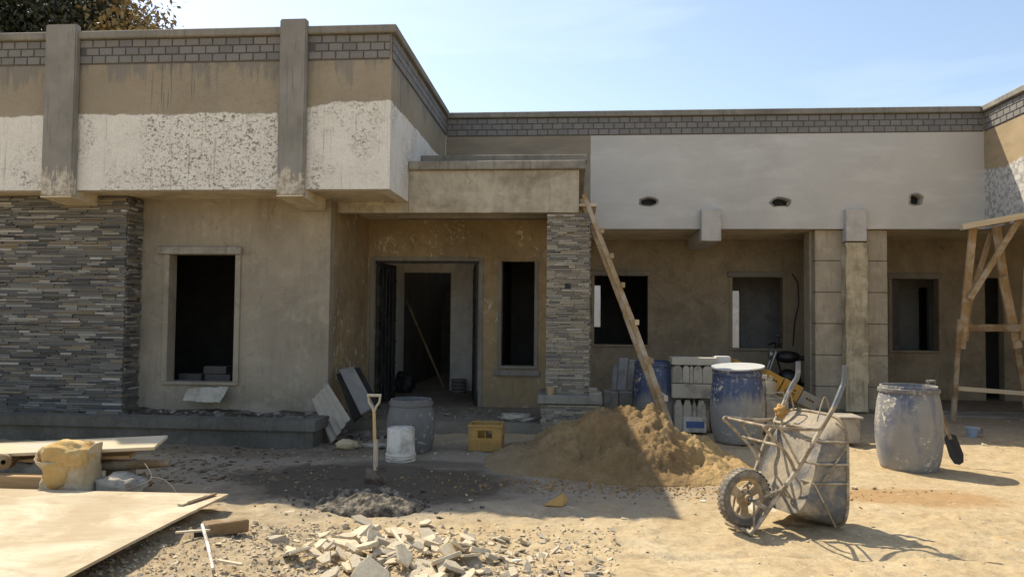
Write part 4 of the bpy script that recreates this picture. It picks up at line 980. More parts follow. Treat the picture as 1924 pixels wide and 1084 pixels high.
# block of wood and stick in front
a = P(383, 1002, z=.05); b = P(463, 978, z=.09); gzz = gz(a.x, a.y)
single(MB().bar((a.x, a.y, gzz + .055), (b.x, b.y, gz(b.x, b.y) + .065), .13, .09, taper=.95), 'timber_chunk', OLDWOOD, 'short brown timber chunk lying in the dirt right of the plywood', 'timber', tuple(a), bev=.008)
a = P(380, 985, z=.16); b = P(400, 1068, z=.06); single(MB().tube([a, a.lerp(b, .5) + Vector((.004, 0, 0)), b], [.010, .011, .009], 8), 'stick', WHITEP, 'thin white stick standing out beside the plywood edge', 'stick', tuple(a), smooth=True)
a = P(374, 1003, z=.05); single(MB().box((a.x - .04, a.y, gz(a.x, a.y) - .01), (a.x + .03, a.y + .12, gz(a.x, a.y) + .06)), 'rubber_block', BLACKST, 'small black block beside the white stick', 'block', tuple(a), bev=.006)
for u0, v0, u1, v1, lab in ((410, 1052, 455, 1060, 'thin pale splinter on the gravel at the bottom left'), (736, 994, 768, 1038, 'straight pale stick lying across the rubble'), (330, 1000, 395, 995, 'pale splinter by the plywood edge'), (1225, 832, 1262, 846, 'thin white rod on the sand behind the heap')):
    a = P(u0, v0, z=.09); b = P(u1, v1, z=.09); single(MB().bar(a, b, .022, .012), 'wood_splinter', PALEWOOD, lab, 'stick', tuple(a))

# ------------------------------------------------------------------ spade in the mortar
base = P(705, 905, z=.0); sy = base.y
top_ = P(702, 742, y=sy + .02)
sp = thing('spade', 'spade with varnished wooden shaft and D handle standing upright in the mortar', 'spade', (base.x, sy, 0))
bx = Vector((base.x, sy, .13)); tx = top_
mid_ = tx - (tx - bx).normalized() * .14
MB().tube([bx + Vector((0, 0, .06)), bx.lerp(mid_, .5), mid_], [.018, .0165, .015], 12).build('shaft', SPADEWOOD, sp, smooth=True)
MB().tube([bx + Vector((0, 0, -.02)), bx + Vector((0, 0, .26))], [.024, .021], 12).build('socket', SPADEHEAD, sp, smooth=True)
hd = MB(); 
for s_ in (-1, 1): hd.tube([mid_ + Vector((0, 0, -.02)), mid_ + Vector((s_ * .018, 0, .03)), mid_ + Vector((s_ * .05, 0, .075)), mid_ + Vector((s_ * .056, 0, .13))], [.013, .012, .011, .011], 10)
hd.build('yoke', SPADEHEAD, sp, smooth=True)
MB().tube([mid_ + Vector((-.067, 0, .137)), mid_ + Vector((.067, 0, .137))], .0145, 12).build('grip', SPADEHEAD, sp, smooth=True)
bl = MB(); W_ = .105
pts = [(-W_, .125), (-.03, .13), (0, .16), (.03, .13), (W_, .125), (W_ * .95, -.05), (0, -.13), (-W_ * .95, -.05)]
cv = lambda x: -.02 + .9 * x * x * 2.0
vs = [(bx.x + x, sy + cv(x), z) for x, z in pts] + [(bx.x + x, sy + cv(x) + .004, z) for x, z in pts]
bl.add(vs, [tuple(range(8)), tuple(range(15, 7, -1))] + [(i, (i + 1) % 8, 8 + (i + 1) % 8, 8 + i) for i in range(8)]); bl.build('blade', BLADE, sp)

# ------------------------------------------------------------------ drums and buckets
def drum(loc, h, r, label, mat, name='plastic_drum', group=None, rimm=None, belly=.09, rz=0):
    t = thing(name, label, 'drum', loc, group, rz); x, y, z = loc
    R = r; pr = [(.001, .004), (R * .80, 0), (R * .84, .015), (R * .87, .05)]
    for k in range(1, 12):
        u_ = k / 12; pr.append((R * (.87 + .13 * math.sin(math.pi * min(1, u_ * 1.02)) ** .75 * 1.0), .05 + (h - .13) * u_))
    pr += [(R * .86, h - .075), (R * .84, h - .05), (R * .845, h - .02), (R * .845, h), (R * .80, h), (R * .79, h - .06), (R * .9, h * .7), (R * .93, h * .4), (R * .8, .05), (.001, .03)]
    MB().lathe(pr, loc, 48, wob=.006).build('drum_body', mat, t, smooth=True)
    MB().lathe([(R * .85, h - .075), (R * .905, h - .07), (R * .915, h - .055), (R * .905, h - .03), (R * .85, h - .026)], loc, 48, wob=.006).build('drum_rim', rimm or mat, t, smooth=True)
    return t
def m_drum(name, stops, wx, film_c=((.35, .325, .275), (.23, .22, .20))):
    """blue shell greyed by cement film, spattered"""
    n = Nd(name, .55, 0, .35); tcn = n.t.nodes.new('ShaderNodeTexCoord'); v = tcn.outputs['Object']
    sp_ = n.t.nodes.new('ShaderNodeSeparateXYZ'); n.l(v, sp_.inputs[0])
    blue = n.mix(n.noise(4, 4, .6, v), (.05, .068, .13), (.085, .105, .17))
    film = n.noise(2.4, 6, .62, n.scale(v, 1, 1, .55), dist=.5); zf = n.math('ADD', film, n.rng(sp_.outputs[2], stops[0], stops[1], stops[2], stops[3]))
    c = n.mix(n.rng(zf, .42, .62, 0, .93), blue, n.mix(n.noise(7, 5, .6, v), *film_c))
    st = n.noise(6, 5, .65, n.scale(v, 3, 3, .3)); c = n.mix(n.rng(st, .55, .75, 0, .5), c, (.38, .33, .25))
    bl_ = n.noise(19, 4, .7, v); reg = n.noise(2.6, 2, .5, n.scale(v, 1, 1, 1), dist=.3)
    k = n.math('MULTIPLY', n.rng(bl_, .56, .61), n.rng(reg, .46, .56))
    c = n.mix(n.math('MULTIPLY', k, .95), c, (.62, .55, .42))
    n.color(c); n.rough(n.rng(zf, .42, .62, .45, .9)); n.bump(n.math('ADD', film, n.math('MULTIPLY', k, .8)), .35, .006); return n.m
DR1 = m_drum('cement_filmed_blue_drum', (.0, .95, .15, .09), 0); DR2 = m_drum('half_blue_drum', (.35, .8, .35, -.3), 0); DR3 = m_drum('dark_blue_drum', (.3, .8, .2, -.35), 0); DR4 = m_drum('grey_filmed_drum', (.0, 1, .4, .3), 0, ((.22, .205, .18), (.12, .115, .105)))
drum((3.535, 8.24, gz(3.535, 8.24)), .875, .325, 'weathered blue plastic drum speckled with cement, standing alone in the sun at right', DR1, rimm=DR4)
d2 = drum((2.055, 9.62, 0), .90, .33, 'blue drum with grey lower half and white lid, behind the wheelbarrow', DR2)
ld = MB().lathe([(.001, .004), (.27, .004), (.325, .0), (.332, .008), (.328, .018), (.28, .014), (.001, .012)], (2.055, 9.62, 0), 40)
o = single(ld, 'drum_lid', m_simple('white_lid_plastic', (.62, .62, .60), (.55, .54, .50), .4, 0, .5, 5, dirt=(.4, .36, .3), dirtamt=.2), 'white round lid lying tilted on the blue drum behind the wheelbarrow', 'lid', (2.055, 9.62, 0), smooth=True); o.location = (2.06, 9.62, .925); o.rotation_euler = (.07, -.05, 0)
q = P(1230, 700, y=10.7); drum((q.x + .02, 10.75, gz(q.x, 10.75)), .93, .33, 'dark blue drum half hidden behind the wooden ladder', DR3)
q = P(765, 850, z=0); drum((q.x, q.y + .18, gz(q.x, q.y)), .60, .275, 'grey filmed drum standing behind the upturned white bucket', DR4)
# upturned bucket
q = P(748, 866, z=0); bk = thing('bucket', 'scuffed white bucket standing upside down beside the grey drum', 'bucket', (q.x, q.y + .12, gz(q.x, q.y)))
c_ = wloc(bk)
MB().lathe([(.158, .002), (.160, .012), (.158, .03), (.152, .034), (.145, .34), (.138, .352), (.06, .356), (.001, .35)], tuple(c_), 40, wob=.01).build('bucket_body', WHITEP, bk, smooth=True)
for z in (.035, .062): MB().lathe([(.150, z), (.164, z + .003), (.164, z + .011), (.150, z + .014)], tuple(c_), 40).build('bucket_rim', WHITEP, bk, smooth=True)
MB().tube([c_ + Vector((.165 * math.cos(a), -.165 * abs(math.sin(a)) - .005, .05 - .03 * math.sin(a))) for a in np.linspace(0, math.pi, 14)], .003, 6).build('handle', GREYTUBE, bk, smooth=True)
# small blue bowl
q = P(1831, 818, z=0); bw = thing('bowl', 'small blue-grey bowl with a lug on the ground near the trestle', 'bowl', (q.x, q.y + .05, gz(q.x, q.y)))
c_ = wloc(bw); MB().lathe([(.001, .0), (.055, 0), (.085, .12), (.095, .125), (.095, .135), (.078, .13), (.05, .02), (.001, .015)], tuple(c_), 28).build('bowl_body', m_simple('pale_blue_enamel', (.28, .36, .50), (.36, .42, .50), .5, dirt=(.5, .46, .38), dirtamt=.4), bw, smooth=True)
MB().tube([c_ + Vector((.09, 0, .12)), c_ + Vector((.13, 0, .11)), c_ + Vector((.12, 0, .06)), c_ + Vector((.075, 0, .06))], .008, 8).build('handle', GREYTUBE, bw, smooth=True)

# shovel leaning on the sunlit drum
tip = P(1803, 873, z=.01); top_ = P(1749, 716, y=8.62); sh_ = thing('shovel', 'dark shovel leaning against the back of the sunlit blue drum, blade down', 'shovel', tuple(tip))
dv = (top_ - tip).normalized(); a = tip + dv * .30
MB().tube([a - dv * .03, a.lerp(top_, .5) + Vector((0, 0, .004)), top_ - dv * .08], [.018, .016, .016], 10).build('shaft', OLDWOOD, sh_, smooth=True)
side = Vector((1, .25, 0)).normalized()
yk = MB()
for s_ in (-1, 1): yk.tube([top_ - dv * .09, top_ - dv * .05 + side * s_ * .035, top_ + side * s_ * .045], .009, 8)
yk.build('yoke', GREYTUBE, sh_, smooth=True); MB().tube([top_ - side * .055, top_ + side * .055], .014, 10).build('grip', GREYTUBE, sh_, smooth=True)
sd = dv.cross(Vector((-.35, -1, 0)).normalized()).normalized(); nn = sd.cross(dv).normalized()
bl = MB(); prof = [(-.02, .33), (-.06, .30), (-.068, .1), (-.045, .02), (0, 0), (.045, .02), (.068, .1), (.06, .30), (.02, .33)]
vs = [tip + dv * b_ + sd * a_ + nn * (2.2 * a_ * a_) for a_, b_ in prof]; vs += [v + nn * .004 for v in vs]; m_ = len(prof)
bl.add(vs, [tuple(range(m_)), tuple(range(2 * m_ - 1, m_ - 1, -1))] + [(i, (i + 1) % m_, m_ + (i + 1) % m_, m_ + i) for i in range(m_)]); bl.build('blade', m_simple('dark_shovel_steel', (.045, .042, .04), (.07, .06, .05), .6, .4, .4), sh_)

# ------------------------------------------------------------------ yellow crate
q = P(912, 848, z=0); cr_ = thing('crate', 'yellow-orange plastic bottle crate standing empty on the ground left of the sand heap', 'crate', (q.x, q.y + .17, gz(q.x, q.y)), rz=.0)
x0, x1, y0, y1, z0, z1 = q.x - .20, q.x + .185, q.y, q.y + .33, .0, .30
yw_ = .018
for nm, (A, B) in {'front': ((x0, y0), (x1, y0)), 'back': ((x0, y1), (x1, y1)), 'l': ((x0, y0), (x0, y1)), 'r': ((x1, y0), (x1, y1))}.items():
    m = MB(); L0 = 0; 
    if A[1] == B[1]:
        hole = rect(x0 + .11, .15, x1 - .11, .235)
        m.prism(rect(x0, 0, x1, z1), A[1], A[1] + yw_, [hole])
    else:
        hole = [(y0 + .1, .17), (y1 - .1, .17), (y1 - .1, .24), (y0 + .1, .24)]
        m.prism([(y0 + .019, 0), (y1 - .001, 0), (y1 - .001, z1), (y0 + .019, z1)], A[0] - (0 if A[0] == x0 else yw_), A[0] + (yw_ if A[0] == x0 else 0), [hole], plane='YZ')
    side_ = m.build('crate_side', YELLOWP, cr_, bev=.003)
rb = MB()
for k in range(9): xx = x0 + .012 + k * (x1 - x0 - .024) / 8; MB().box((xx - .005, y0 - .008, .01), (xx + .005, y0 - .0005, .12)).build('rib', YELLOWP, cr_)
MB().box((x0 - .008, y0 - .008, z1 - .028), (x1 + .008, y0 - .0005, z1)).build('crate_lip', YELLOWP, cr_, bev=.003)
MB().box((x0 + .02, y0 + .02, .01), (x1 - .02, y1 - .001, .025)).build('crate_floor', YELLOWP, cr_)
MB().box(((x0 + x1) / 2 - .005, y0 + .02, .026), ((x0 + x1) / 2 + .005, y1 - .001, .22)).build('divider', YELLOWP, cr_)
MB().box((x0 + .02, (y0 + y1) / 2 - .005, .026), ((x0 + x1) / 2 - .006, (y0 + y1) / 2 + .005, .22)).build('divider', YELLOWP, cr_)

# ------------------------------------------------------------------ sheets leaning in the porch corner
def slab4(c, name, mat, label, cat, th=.012, ribs=0, bev=.0):
    """board through four corner points (bl, br, tr, tl) with thickness behind it"""
    c = [Vector(p) for p in c]; nrm = (c[1] - c[0]).cross(c[3] - c[0]).normalized()
    if nrm.y > 0: nrm = -nrm
    m = MB(); 
    if ribs:
        n = ribs * 8; vs = []
        for i in range(n + 1):
            t = i / n; off = nrm * (.020 * (.5 + .5 * math.sin(2 * math.pi * ribs * t)) ** 2)
            vs += [c[0].lerp(c[1], t) + off, c[3].lerp(c[2], t) + off, c[0].lerp(c[1], t) + off - nrm * th, c[3].lerp(c[2], t) + off - nrm * th]
        fs = []
        for i in range(n):
            a = 4 * i; b = a + 4; fs += [(a, b, b + 1, a + 1), (a + 2, a + 3, b + 3, b + 2), (a, a + 2, b + 2, b), (a + 1, b + 1, b + 3, a + 3)]
        fs += [(0, 1, 3, 2), (4 * n, 4 * n + 2, 4 * n + 3, 4 * n + 1)]; m.add(vs, fs)
    else: m.add(c + [p - nrm * th for p in c], [(0, 1, 2, 3), (7, 6, 5, 4), (0, 4, 5, 1), (1, 5, 6, 2), (2, 6, 7, 3), (3, 7, 4, 0)])
    return single(m, name, mat, label, cat, tuple(c[0]), bev=bev, smooth=bool(ribs))
slab4([P(622, 834, y=8.75), P(658, 786, y=8.9), P(616, 720, y=9.35), P(586, 752, y=9.2)], 'ribbed_sheet', RIBTILE, 'ribbed grey-brown sheet leaning against the planter corner', 'sheet', .014, 4)
slab4([P(678, 778, y=9.25), P(704, 762, y=9.35), P(664, 688, y=9.95), P(637, 694, y=9.85)], 'stone_slab', GSLAB, 'smooth grey slab leaning in the porch corner behind the spade', 'slab', .03, bev=.003)
slab4([P(664, 792, y=9.35), P(690, 770, y=9.45), P(655, 692, y=10.0), P(632, 704, y=9.9)], 'dark_slab', SLABK, 'black slab leaning just behind and left of the smooth grey slab', 'slab', .03)
slab4([P(690, 765, y=9.7), P(716, 765, y=9.75), P(676, 690, y=10.1), P(664, 690, y=10.1)], 'dark_slab', SLABK, 'narrow black slab leaning behind the right edge of the smooth grey slab', 'slab', .02)
a = P(650, 842, z=0); lump((a.x, a.y + .05, gz(a.x, a.y)), .145, .1, .065, SANDSACK, 'boulder', 'rounded tan stone at the foot of the ribbed sheet', 'stone', .2, 1.3, 12)
a = P(700, 838, z=0); lump((a.x + .05, a.y + .02, gz(a.x, a.y)), .19, .09, .03, SACK, 'flat_sack', 'flattened pale sack lying behind the spade shaft', 'sack', .3, 2, 13)
# cement bag draped over window sill
a = [P(352, 730, y=9.66), P(430, 726, y=9.64), P(412, 757, y=9.45), P(343, 752, y=9.42)]
bg_ = MB(); N1 = 12
def bil(s, t): return a[0].lerp(a[1], s).lerp(a[3].lerp(a[2], s), t)
vs = []; 
for j in range(N1 + 1):
    for i in range(N1 + 1):
        s, t = i / N1, j / N1; e = min(s, 1 - s, t, 1 - t) * 2; q = bil(s, t); k = mn.fractal(Vector((s * 4, t * 3, 2)), .7, 2, 4) * .02
        vs.append(q + Vector((k * .5, -.03 * e ** .5 - k, .05 * e ** .5 + k)))
n_ = len(vs); 
for j in range(N1 + 1):
    for i in range(N1 + 1): vs.append(bil(i / N1, j / N1) + Vector((0, .01, -.006)))
fs = []
for j in range(N1):
    for i in range(N1): q = j * (N1 + 1) + i; fs += [(q, q + 1, q + N1 + 2, q + N1 + 1), (n_ + q, n_ + q + N1 + 1, n_ + q + N1 + 2, n_ + q + 1)]
for i in range(N1):
    q = i; fs.append((q, n_ + q, n_ + q + 1, q + 1)); q = N1 * (N1 + 1) + i; fs.append((q, q + 1, n_ + q + 1, n_ + q)); q = i * (N1 + 1); fs.append((q, q + N1 + 1, n_ + q + N1 + 1, n_ + q)); q += N1; fs.append((q, n_ + q, n_ + q + N1 + 1, q + N1 + 1))
single(bg_.add(vs, fs), 'paper_sack', m_simple('pale_paper_sack', (.50, .46, .38), (.42, .36, .27), .85, 0, .2, 6, dirt=(.30, .23, .15), dirtamt=.35), 'empty pale paper sack hanging off the sill of the left window', 'sack', tuple(a[0]), smooth=True)
# prop under the sack: folded edge touches the wall plaster
# blocks inside the left window, coloured dark for the room's shade
for i, (u0, v0, u1, v1, lab) in enumerate(((335, 702, 377, 717, 'left pile block inside the left window'), (382, 688, 425, 702, 'upper right block inside the left window'), (384, 703, 432, 716, 'lower right block inside the left window'))):
    a = P(u0, v1, y=10.25); b = P(u1, v0, y=10.25); MBx = MB().box((a.x, 10.25, a.z), (b.x, 10.45, b.z - .004)); single(MBx, 'concrete_block', DARKROOM, lab, 'block', ((a.x + b.x) / 2, 10.3, a.z), bev=.006)
a = P(335, 718, y=10.25); b = P(432, 718, y=10.25); single(MB().box((a.x, 10.25, .126), (b.x, 10.45, a.z - .002)), 'block_plinth', DARKROOM, 'rough block base under the piled blocks inside the left window', 'block', (a.x, 10.3, .2))
# sack and cup near the pillar
a = P(982, 770, z=.13); lump((a.x, 10.15, .125), .24, .12, .06, SACK, 'cement_sack', 'dusty pale sack lying on the porch step left of the pillar', 'sack', .35, 1.8, 15)
a = P(1034, 742, y=9.88); c_ = Vector((a.x, 9.92, pz)); single(MB().lathe([(.001, 0), (.042, 0), (.058, .105), (.052, .105), (.038, .01), (.001, .01)], tuple(c_), 24), 'cup', m_simple('tan_cup', (.50, .36, .19), (.42, .30, .16), .8), 'small tan cup on the left end of the pillar ledge', 'cup', tuple(c_), smooth=True)
for i, (u0, u1, v0, v1, lab) in enumerate(((1107, 1131, 731, 742, 'flat brown stone chip on the right end of the pillar ledge'), (1105, 1122, 722, 730, 'small chip on top of the flat brown chip on the pillar ledge'))):
    a = P(u0, 742, y=9.9); b = P(u1, 742, y=9.9); zz = pz + (0 if i == 0 else .05); single(MB().box((a.x, 9.88, zz), (b.x, 10.02, zz + .048)), 'stone_chip', CONC, lab, 'stone', (a.x, 9.9, zz), bev=.008)

# ------------------------------------------------------------------ ladder
lb = P(1268, 800, y=9.05); lb.z = max(gz(lb.x, 9.05), 0); lb = P(1272, 792, y=9.05)
lb = Vector((P(1276, 800, y=9.0).x, 9.0, .0)); lt = P(1097, 366, y=9.90)
ld_ = thing('ladder', 'rough wooden ladder leaning against the end of the porch canopy', 'ladder', tuple(lb))
bend = (lb + lt) / 2 + Vector((.015, 0, 0))
gap = Vector((.20, .40, 0))        # the second rail, mostly hidden behind the first
dL = (lt - lb).normalized()
for k, off in enumerate((Vector((0, 0, 0)), Vector((-.03, .42, 0)))):
    m = MB(); ps = [lb + off, bend + off, lt + off]
    m.bar(ps[0], ps[1], .068, .055, up=(0, 1, 0)); m.bar(ps[1] - dL * .02 + Vector((.002, .002, 0)), ps[2], .060, .052, up=(0, 1, 0)); m.build('rail', WOODZ, ld_, bev=.005)
for k, v in enumerate((433, 478, 529, 592, 655, 714)):
    t = (791 - v) / (791 - 366); c = lb.lerp(lt, t) + Vector((.058, 0, 0)); MB().bar(c + Vector((.005, -.06, 0)), c + Vector((-.02, .46, 0)), .05, .066).build('rung', PALEWOOD if k in (3, 5) else WOODZ, ld_, bev=.004)

# ------------------------------------------------------------------ things stacked before the veranda
# grey slabs leaning right of the pillar on small blocks
yb = 11.2
for u0, u1, v0, v1, dt, lab in ((1150, 1159, 684, 733, .0, 'short thin grey slab, leftmost of the slabs leaning beside the pillar'), (1161, 1177, 672, 733, .02, 'widest grey slab leaning beside the stone pillar'), (1180, 1190, 675, 733, .04, 'narrow grey slab leaning right of the widest slab')):
    a = P(u0 - 2, v1, y=yb); b = P(u1 - 2, v1, y=yb); c = P(u1 + 3, v0, y=yb + .25); d = P(u0 + 3, v0, y=yb + .25)
    slab4([a, b, c, d], 'stone_slab', m_simple('pale_grey_slab', (.36, .34, .31), (.29, .275, .25), .9, dirt=(.22, .2, .17), dirtamt=.3), lab, 'slab', .03, bev=.003)
zt = P(1160, 734, y=yb).z
for u0, u1, z0, z1, lab in ((1134, 1162, .0, zt - .002, 'left rough block under the leaning grey slabs'), (1163, 1192, .0, zt - .003, 'right rough block under the leaning grey slabs')):
    a = P(u0, 750, y=yb - .12).x; b = P(u1, 750, y=yb - .12).x; single(MB().box((a, yb - .15, -.01), (b, yb + .25, z1)), 'concrete_block', CONC, lab, 'block', (a, yb, 0), bev=.012)
# stack of precast blocks
ys_ = 10.35
def X_(u, y=ys_): return P(u, 720, y=y).x
def Z_(v, y=ys_): return P(1300, v, y=y).z
PRE = m_simple('cream_precast_concrete', (.56, .50, .39), (.46, .41, .32), .9, 0, .15, 7, dirt=(.28, .25, .2), dirtamt=.3)
xa, xb = X_(1263), X_(1339)
def arch(x0, x1, z0, z1, n=8):
    r = (x1 - x0) / 2; c = (x0 + x1) / 2; rr = min(r, (z1 - z0))
    return [(x0, z0), (x1, z0)] + [(c + r * math.cos(math.pi * i / n), z1 - rr + rr * math.sin(math.pi * i / n)) for i in range(n + 1)]
z0r = [Z_(795), Z_(752), Z_(748), Z_(723), Z_(720), Z_(687), Z_(684), Z_(672)]
edges = [1263, 1283, 1296, 1303, 1320, 1339]
desc = ['leftmost', 'second from the left', 'narrow middle', 'second from the right', 'rightmost']
for i in range(5):   # top row: round-topped blocks
    x0, x1 = X_(edges[i]) + .002, X_(edges[i + 1]) - .003
    single(MB().prism(arch(x0, x1, z0r[4] + .001, z0r[5] - (0 if i != 2 else .004), 8), ys_, ys_ + .35), 'precast_block', PRE, f'round-topped cream block, {desc[i]} in the upper row of the block stack', 'block', (x0, ys_, z0r[4]), 'round-topped blocks of the stack', bev=.004)
single(MB().box((xa, ys_ - .01, z0r[2]), (xb, ys_ + .38, z0r[3] + .012)), 'precast_lintel', PRE, 'thick grey precast beam in the middle of the block stack', 'block', (xa, ys_, z0r[2]), bev=.008)
edges = [1268, 1284, 1301, 1310, 1327]
for i in range(4):
    x0, x1 = X_(edges[i]) + .004, X_(edges[i + 1]) - .004
    cut = [(x0, 0.0), (x1, 0.0), (x1, z0r[1] - .09), (x1 - .03, z0r[1] - .001), (x0 + .03, z0r[1] - .001), (x0, z0r[1] - .09)]
    single(MB().prism(cut, ys_ + .02, ys_ + .35), 'precast_block', PRE, f'taper-topped cream block, {["leftmost", "second from the left", "third from the left", "rightmost"][i]} in the bottom row of the block stack', 'block', (x0, ys_, 0), 'taper-topped blocks of the stack', bev=.004)
single(MB().box((X_(1262), ys_ - .02, z0r[6] - .012), (X_(1347), ys_ + .3, z0r[7])), 'plank', PRE, 'pale plank lying across the top of the block stack', 'plank', (xa, ys_, z0r[6]), bev=.006)
single(MB().box((X_(1346), ys_ + .05, z0r[6] + .0), (X_(1375), ys_ + .3, z0r[7] + .02)), 'foam_block', CHIPW, 'white foam block at the right end of the plank, behind the drum lid', 'block', (X_(1350), ys_, z0r[6]), bev=.01, seg=2)
single(MB().box((X_(1341), ys_ + .02, 0), (X_(1376), ys_ + .33, z0r[6] - .002)), 'precast_block', CONC, 'plain tall block hidden behind the white-lidded drum', 'block', (X_(1345), ys_, 0))
# printed carton beside the stack
q = P(1285, 812, z=0); ct = thing('carton', 'low white carton with a blue printed band beside the foot of the ladder', 'carton', (q.x + .14, q.y + .1, gz(q.x, q.y)))
MB().box((q.x, q.y, 0), (q.x + .30, q.y + .2, .20)).build('carton_box', WHITEP, ct, bev=.004); MB().box((q.x + .03, q.y - .003, .06), (q.x + .27, q.y - .0005, .15)).build('print_band', m_simple('blue_print', (.10, .16, .36), (.13, .2, .4), .6), ct)
# yellow cartons sliding down a plank
yc = 10.9
ctr = [(1388, 674), (1412, 689), (1444, 702), (1482, 724), (1512, 741)]
pA = P(1372, 692, y=yc + .1); pB = P(1540, 782, y=yc + .1)
single(MB().bar(pA + Vector((0, .12, -.03)), pB + Vector((0, .12, -.03)), .3, .03), 'support_plank', OLDWOOD, 'sloping plank carrying the row of yellow cartons', 'plank', tuple(pA))
dd = (pB - pA).normalized(); up_ = Vector((0, -1, 0)).cross(dd).normalized(); up_ = up_ if up_.z > 0 else -up_
labs = ['highest yellow carton of the sloping row, nearest the foam block', 'second yellow carton down the sloping row behind the drum', 'third yellow carton down the sloping row, between drum lid and jerrycans', 'fourth yellow carton down the row, printed on its face', 'lowest yellow carton of the row, wrapped in grey film at its end']
Ltot = (pB - pA).length; cuts = [0, .19, .33, .52, .73, .93]
for i in range(5):
    s0, s1 = Ltot * cuts[i] + .006, Ltot * cuts[i + 1] - .006; hh = (.155, .15, .24, .25, .22)[i]; yy = yc + random.uniform(-.02, .02)
    t = thing('carton', labs[i], 'carton', tuple(pA + dd * (s0 + s1) / 2), 'yellow cartons on the sloping plank')
    m = MB(); m.bar(pA + dd * s0 + up_ * hh / 2 + Vector((0, yy - yc + .1, 0)), pA + dd * s1 + up_ * hh / 2 + Vector((0, yy - yc + .1, 0)), .26, hh, up=up_)
    m.build('carton_box', CARTON if i < 4 else m_simple('film_wrapped_carton', (.36, .31, .22), (.46, .33, .14), .6, dirt=(.3, .28, .25), dirtamt=.5), t, bev=.005)
    fy = yy + .1 - yc - .13; c0 = pA + dd * (s0 + (s1 - s0) * .5) + Vector((0, fy - .0025, 0))
    for j in range(3):
        a = c0 + dd * (-.06 + j * .045) + up_ * (hh * .62); b = a + dd * .032
        MB().bar(a, b, .004, .022, up=up_).build('print_mark', PRINT, t)
    if i == 3:
        for j in range(4): a = c0 + dd * (-.08) + up_ * (hh * (.45 - j * .1)); MB().bar(a, a + dd * .15, .004, .012, up=up_).build('print_mark', PRINT, t)
    MB().bar(c0 + dd * (-(s1 - s0) / 2 + .01) + up_ * .02, c0 + dd * ((s1 - s0) / 2 - .01) + up_ * .02, .003, .012, up=up_).build('print_stripe', PRINT, t)
# bottles / jerrycans
def jerry(u0, v1, u1, v0, y, label, z=None, lay=False):
    a = P(u0, v1, y=y); b = P(u1, v0, y=y); zb = a.z if z is None else z; t = thing('jerrycan', label, 'jerrycan', ((a.x + b.x) / 2, y, zb), 'cloudy jerrycans behind the wheelbarrow')
    h = b.z - zb; MB().box((a.x, y - .1, zb), (b.x, y + .12, zb + h * .86)).build('can_body', JERRY, t, bev=.045, seg=4, smooth=True)
    cx_ = a.x + (b.x - a.x) * .25; MB().lathe([(.001, 0), (.03, 0), (.03, .05), (.001, .052)], (cx_, y, zb + h * .86 - .004), 16).build('cap', WHITEP, t, smooth=True)
    MB().tube([(cx_ + .07, y, zb + h * .83), (cx_ + .08, y, zb + h * .97), (b.x - .05, y, zb + h * .97), (b.x - .035, y, zb + h * .83)], .014, 8).build('can_handle', JERRY, t, smooth=True); return t
jerry(1431, 781, 1479, 735, 10.35, 'lower cloudy jerrycan right of the white-lidded drum', .0 + .0)
jz = P(1440, 745, y=10.4).z
jerry(1430, 748, 1456, 705, 10.40, 'upper cloudy jerrycan standing on a block right of the white-lidded drum', jz)
single(MB().box((P(1405, 740, y=10.4).x, 10.32, 0), (P(1430, 740, y=10.4).x, 10.6, jz - .002)).box((0, 0, 0), (0, 0, 0)) if 0 else MB().box((P(1405, 740, y=10.62).x, 10.48, 0), (P(1458, 740, y=10.62).x, 10.68, jz - .002)), 'concrete_block', CONC, 'tall block hidden behind the jerrycans', 'block', (1.9, 10.5, 0), bev=.01)
# lone hollow block behind the barrow
q = P(1584, 832, z=0); hb = thing('hollow_block', 'grey hollow concrete block standing behind the wheelbarrow tray', 'block', (q.x + .12, q.y + .15, 0))
bl = MB().prism([(q.x, q.y), (q.x + .21, q.y), (q.x + .21, q.y + .42), (q.x, q.y + .42)], 0, .30, [rect(q.x + .035, q.y + .04, q.x + .175, q.y + .19), rect(q.x + .035, q.y + .23, q.x + .175, q.y + .38)], plane='XY'); bl.build('block_body', CONC, hb, bev=.005)
single(MB().box((q.x - .04, q.y - .02, .301), (q.x + .25, q.y + .38, .325)), 'stone_chip', CONC, 'thin pale slab lying on top of the hollow block behind the wheelbarrow', 'slab', (q.x, q.y, .3), bev=.006)

# ------------------------------------------------------------------ motorcycle, parked deep in the veranda shade
mc = thing('motorcycle', 'black motorcycle parked in the veranda shade left of the panelled pier', 'motorcycle', (P(1478, 740, y=13.7).x, 13.7, .045))
mo = wloc(mc); fx = Vector((-1, 0, 0))
def mcp(a, b, z): return Vector((mo.x - a, mo.y + b, mo.z + z))
for a_, nm in ((.42, 'wheel'), (-.72, 'wheel')):
    c = mcp(a_, 0, .30); wv = MB().lathe([(.235, -.035), (.275, -.04), (.30, -.02), (.303, 0), (.30, .02), (.275, .04), (.235, .035), (.235, -.035)], tuple(c), 28, axis=(0, 1, 0)).build('wheel', RUBBER, mc, smooth=True)
    MB().lathe([(.0, -.03), (.04, -.03), (.04, .03), (0, .03)], tuple(c), 12, axis=(0, 1, 0)).build('hub', CHROME, wv)
    for k in range(8):
        t = k * math.pi / 4; MB().tube([c, c + Vector((math.cos(t) * .24, 0, math.sin(t) * .24))], .005, 5).build('spoke', CHROME, wv)
for b_ in (-.09, .09): MB().tube([mcp(.42, b_, .30), mcp(.20, b_, .92)], .022, 8).build('fork', CHROME, mc, smooth=True)
MB().tube([mcp(.22, -.38, 1.02), mcp(.14, -.2, 1.06), mcp(.2, 0, .98), mcp(.14, .2, 1.06), mcp(.22, .38, 1.02)], .014, 8).build('handlebar', REDP, mc, smooth=True)
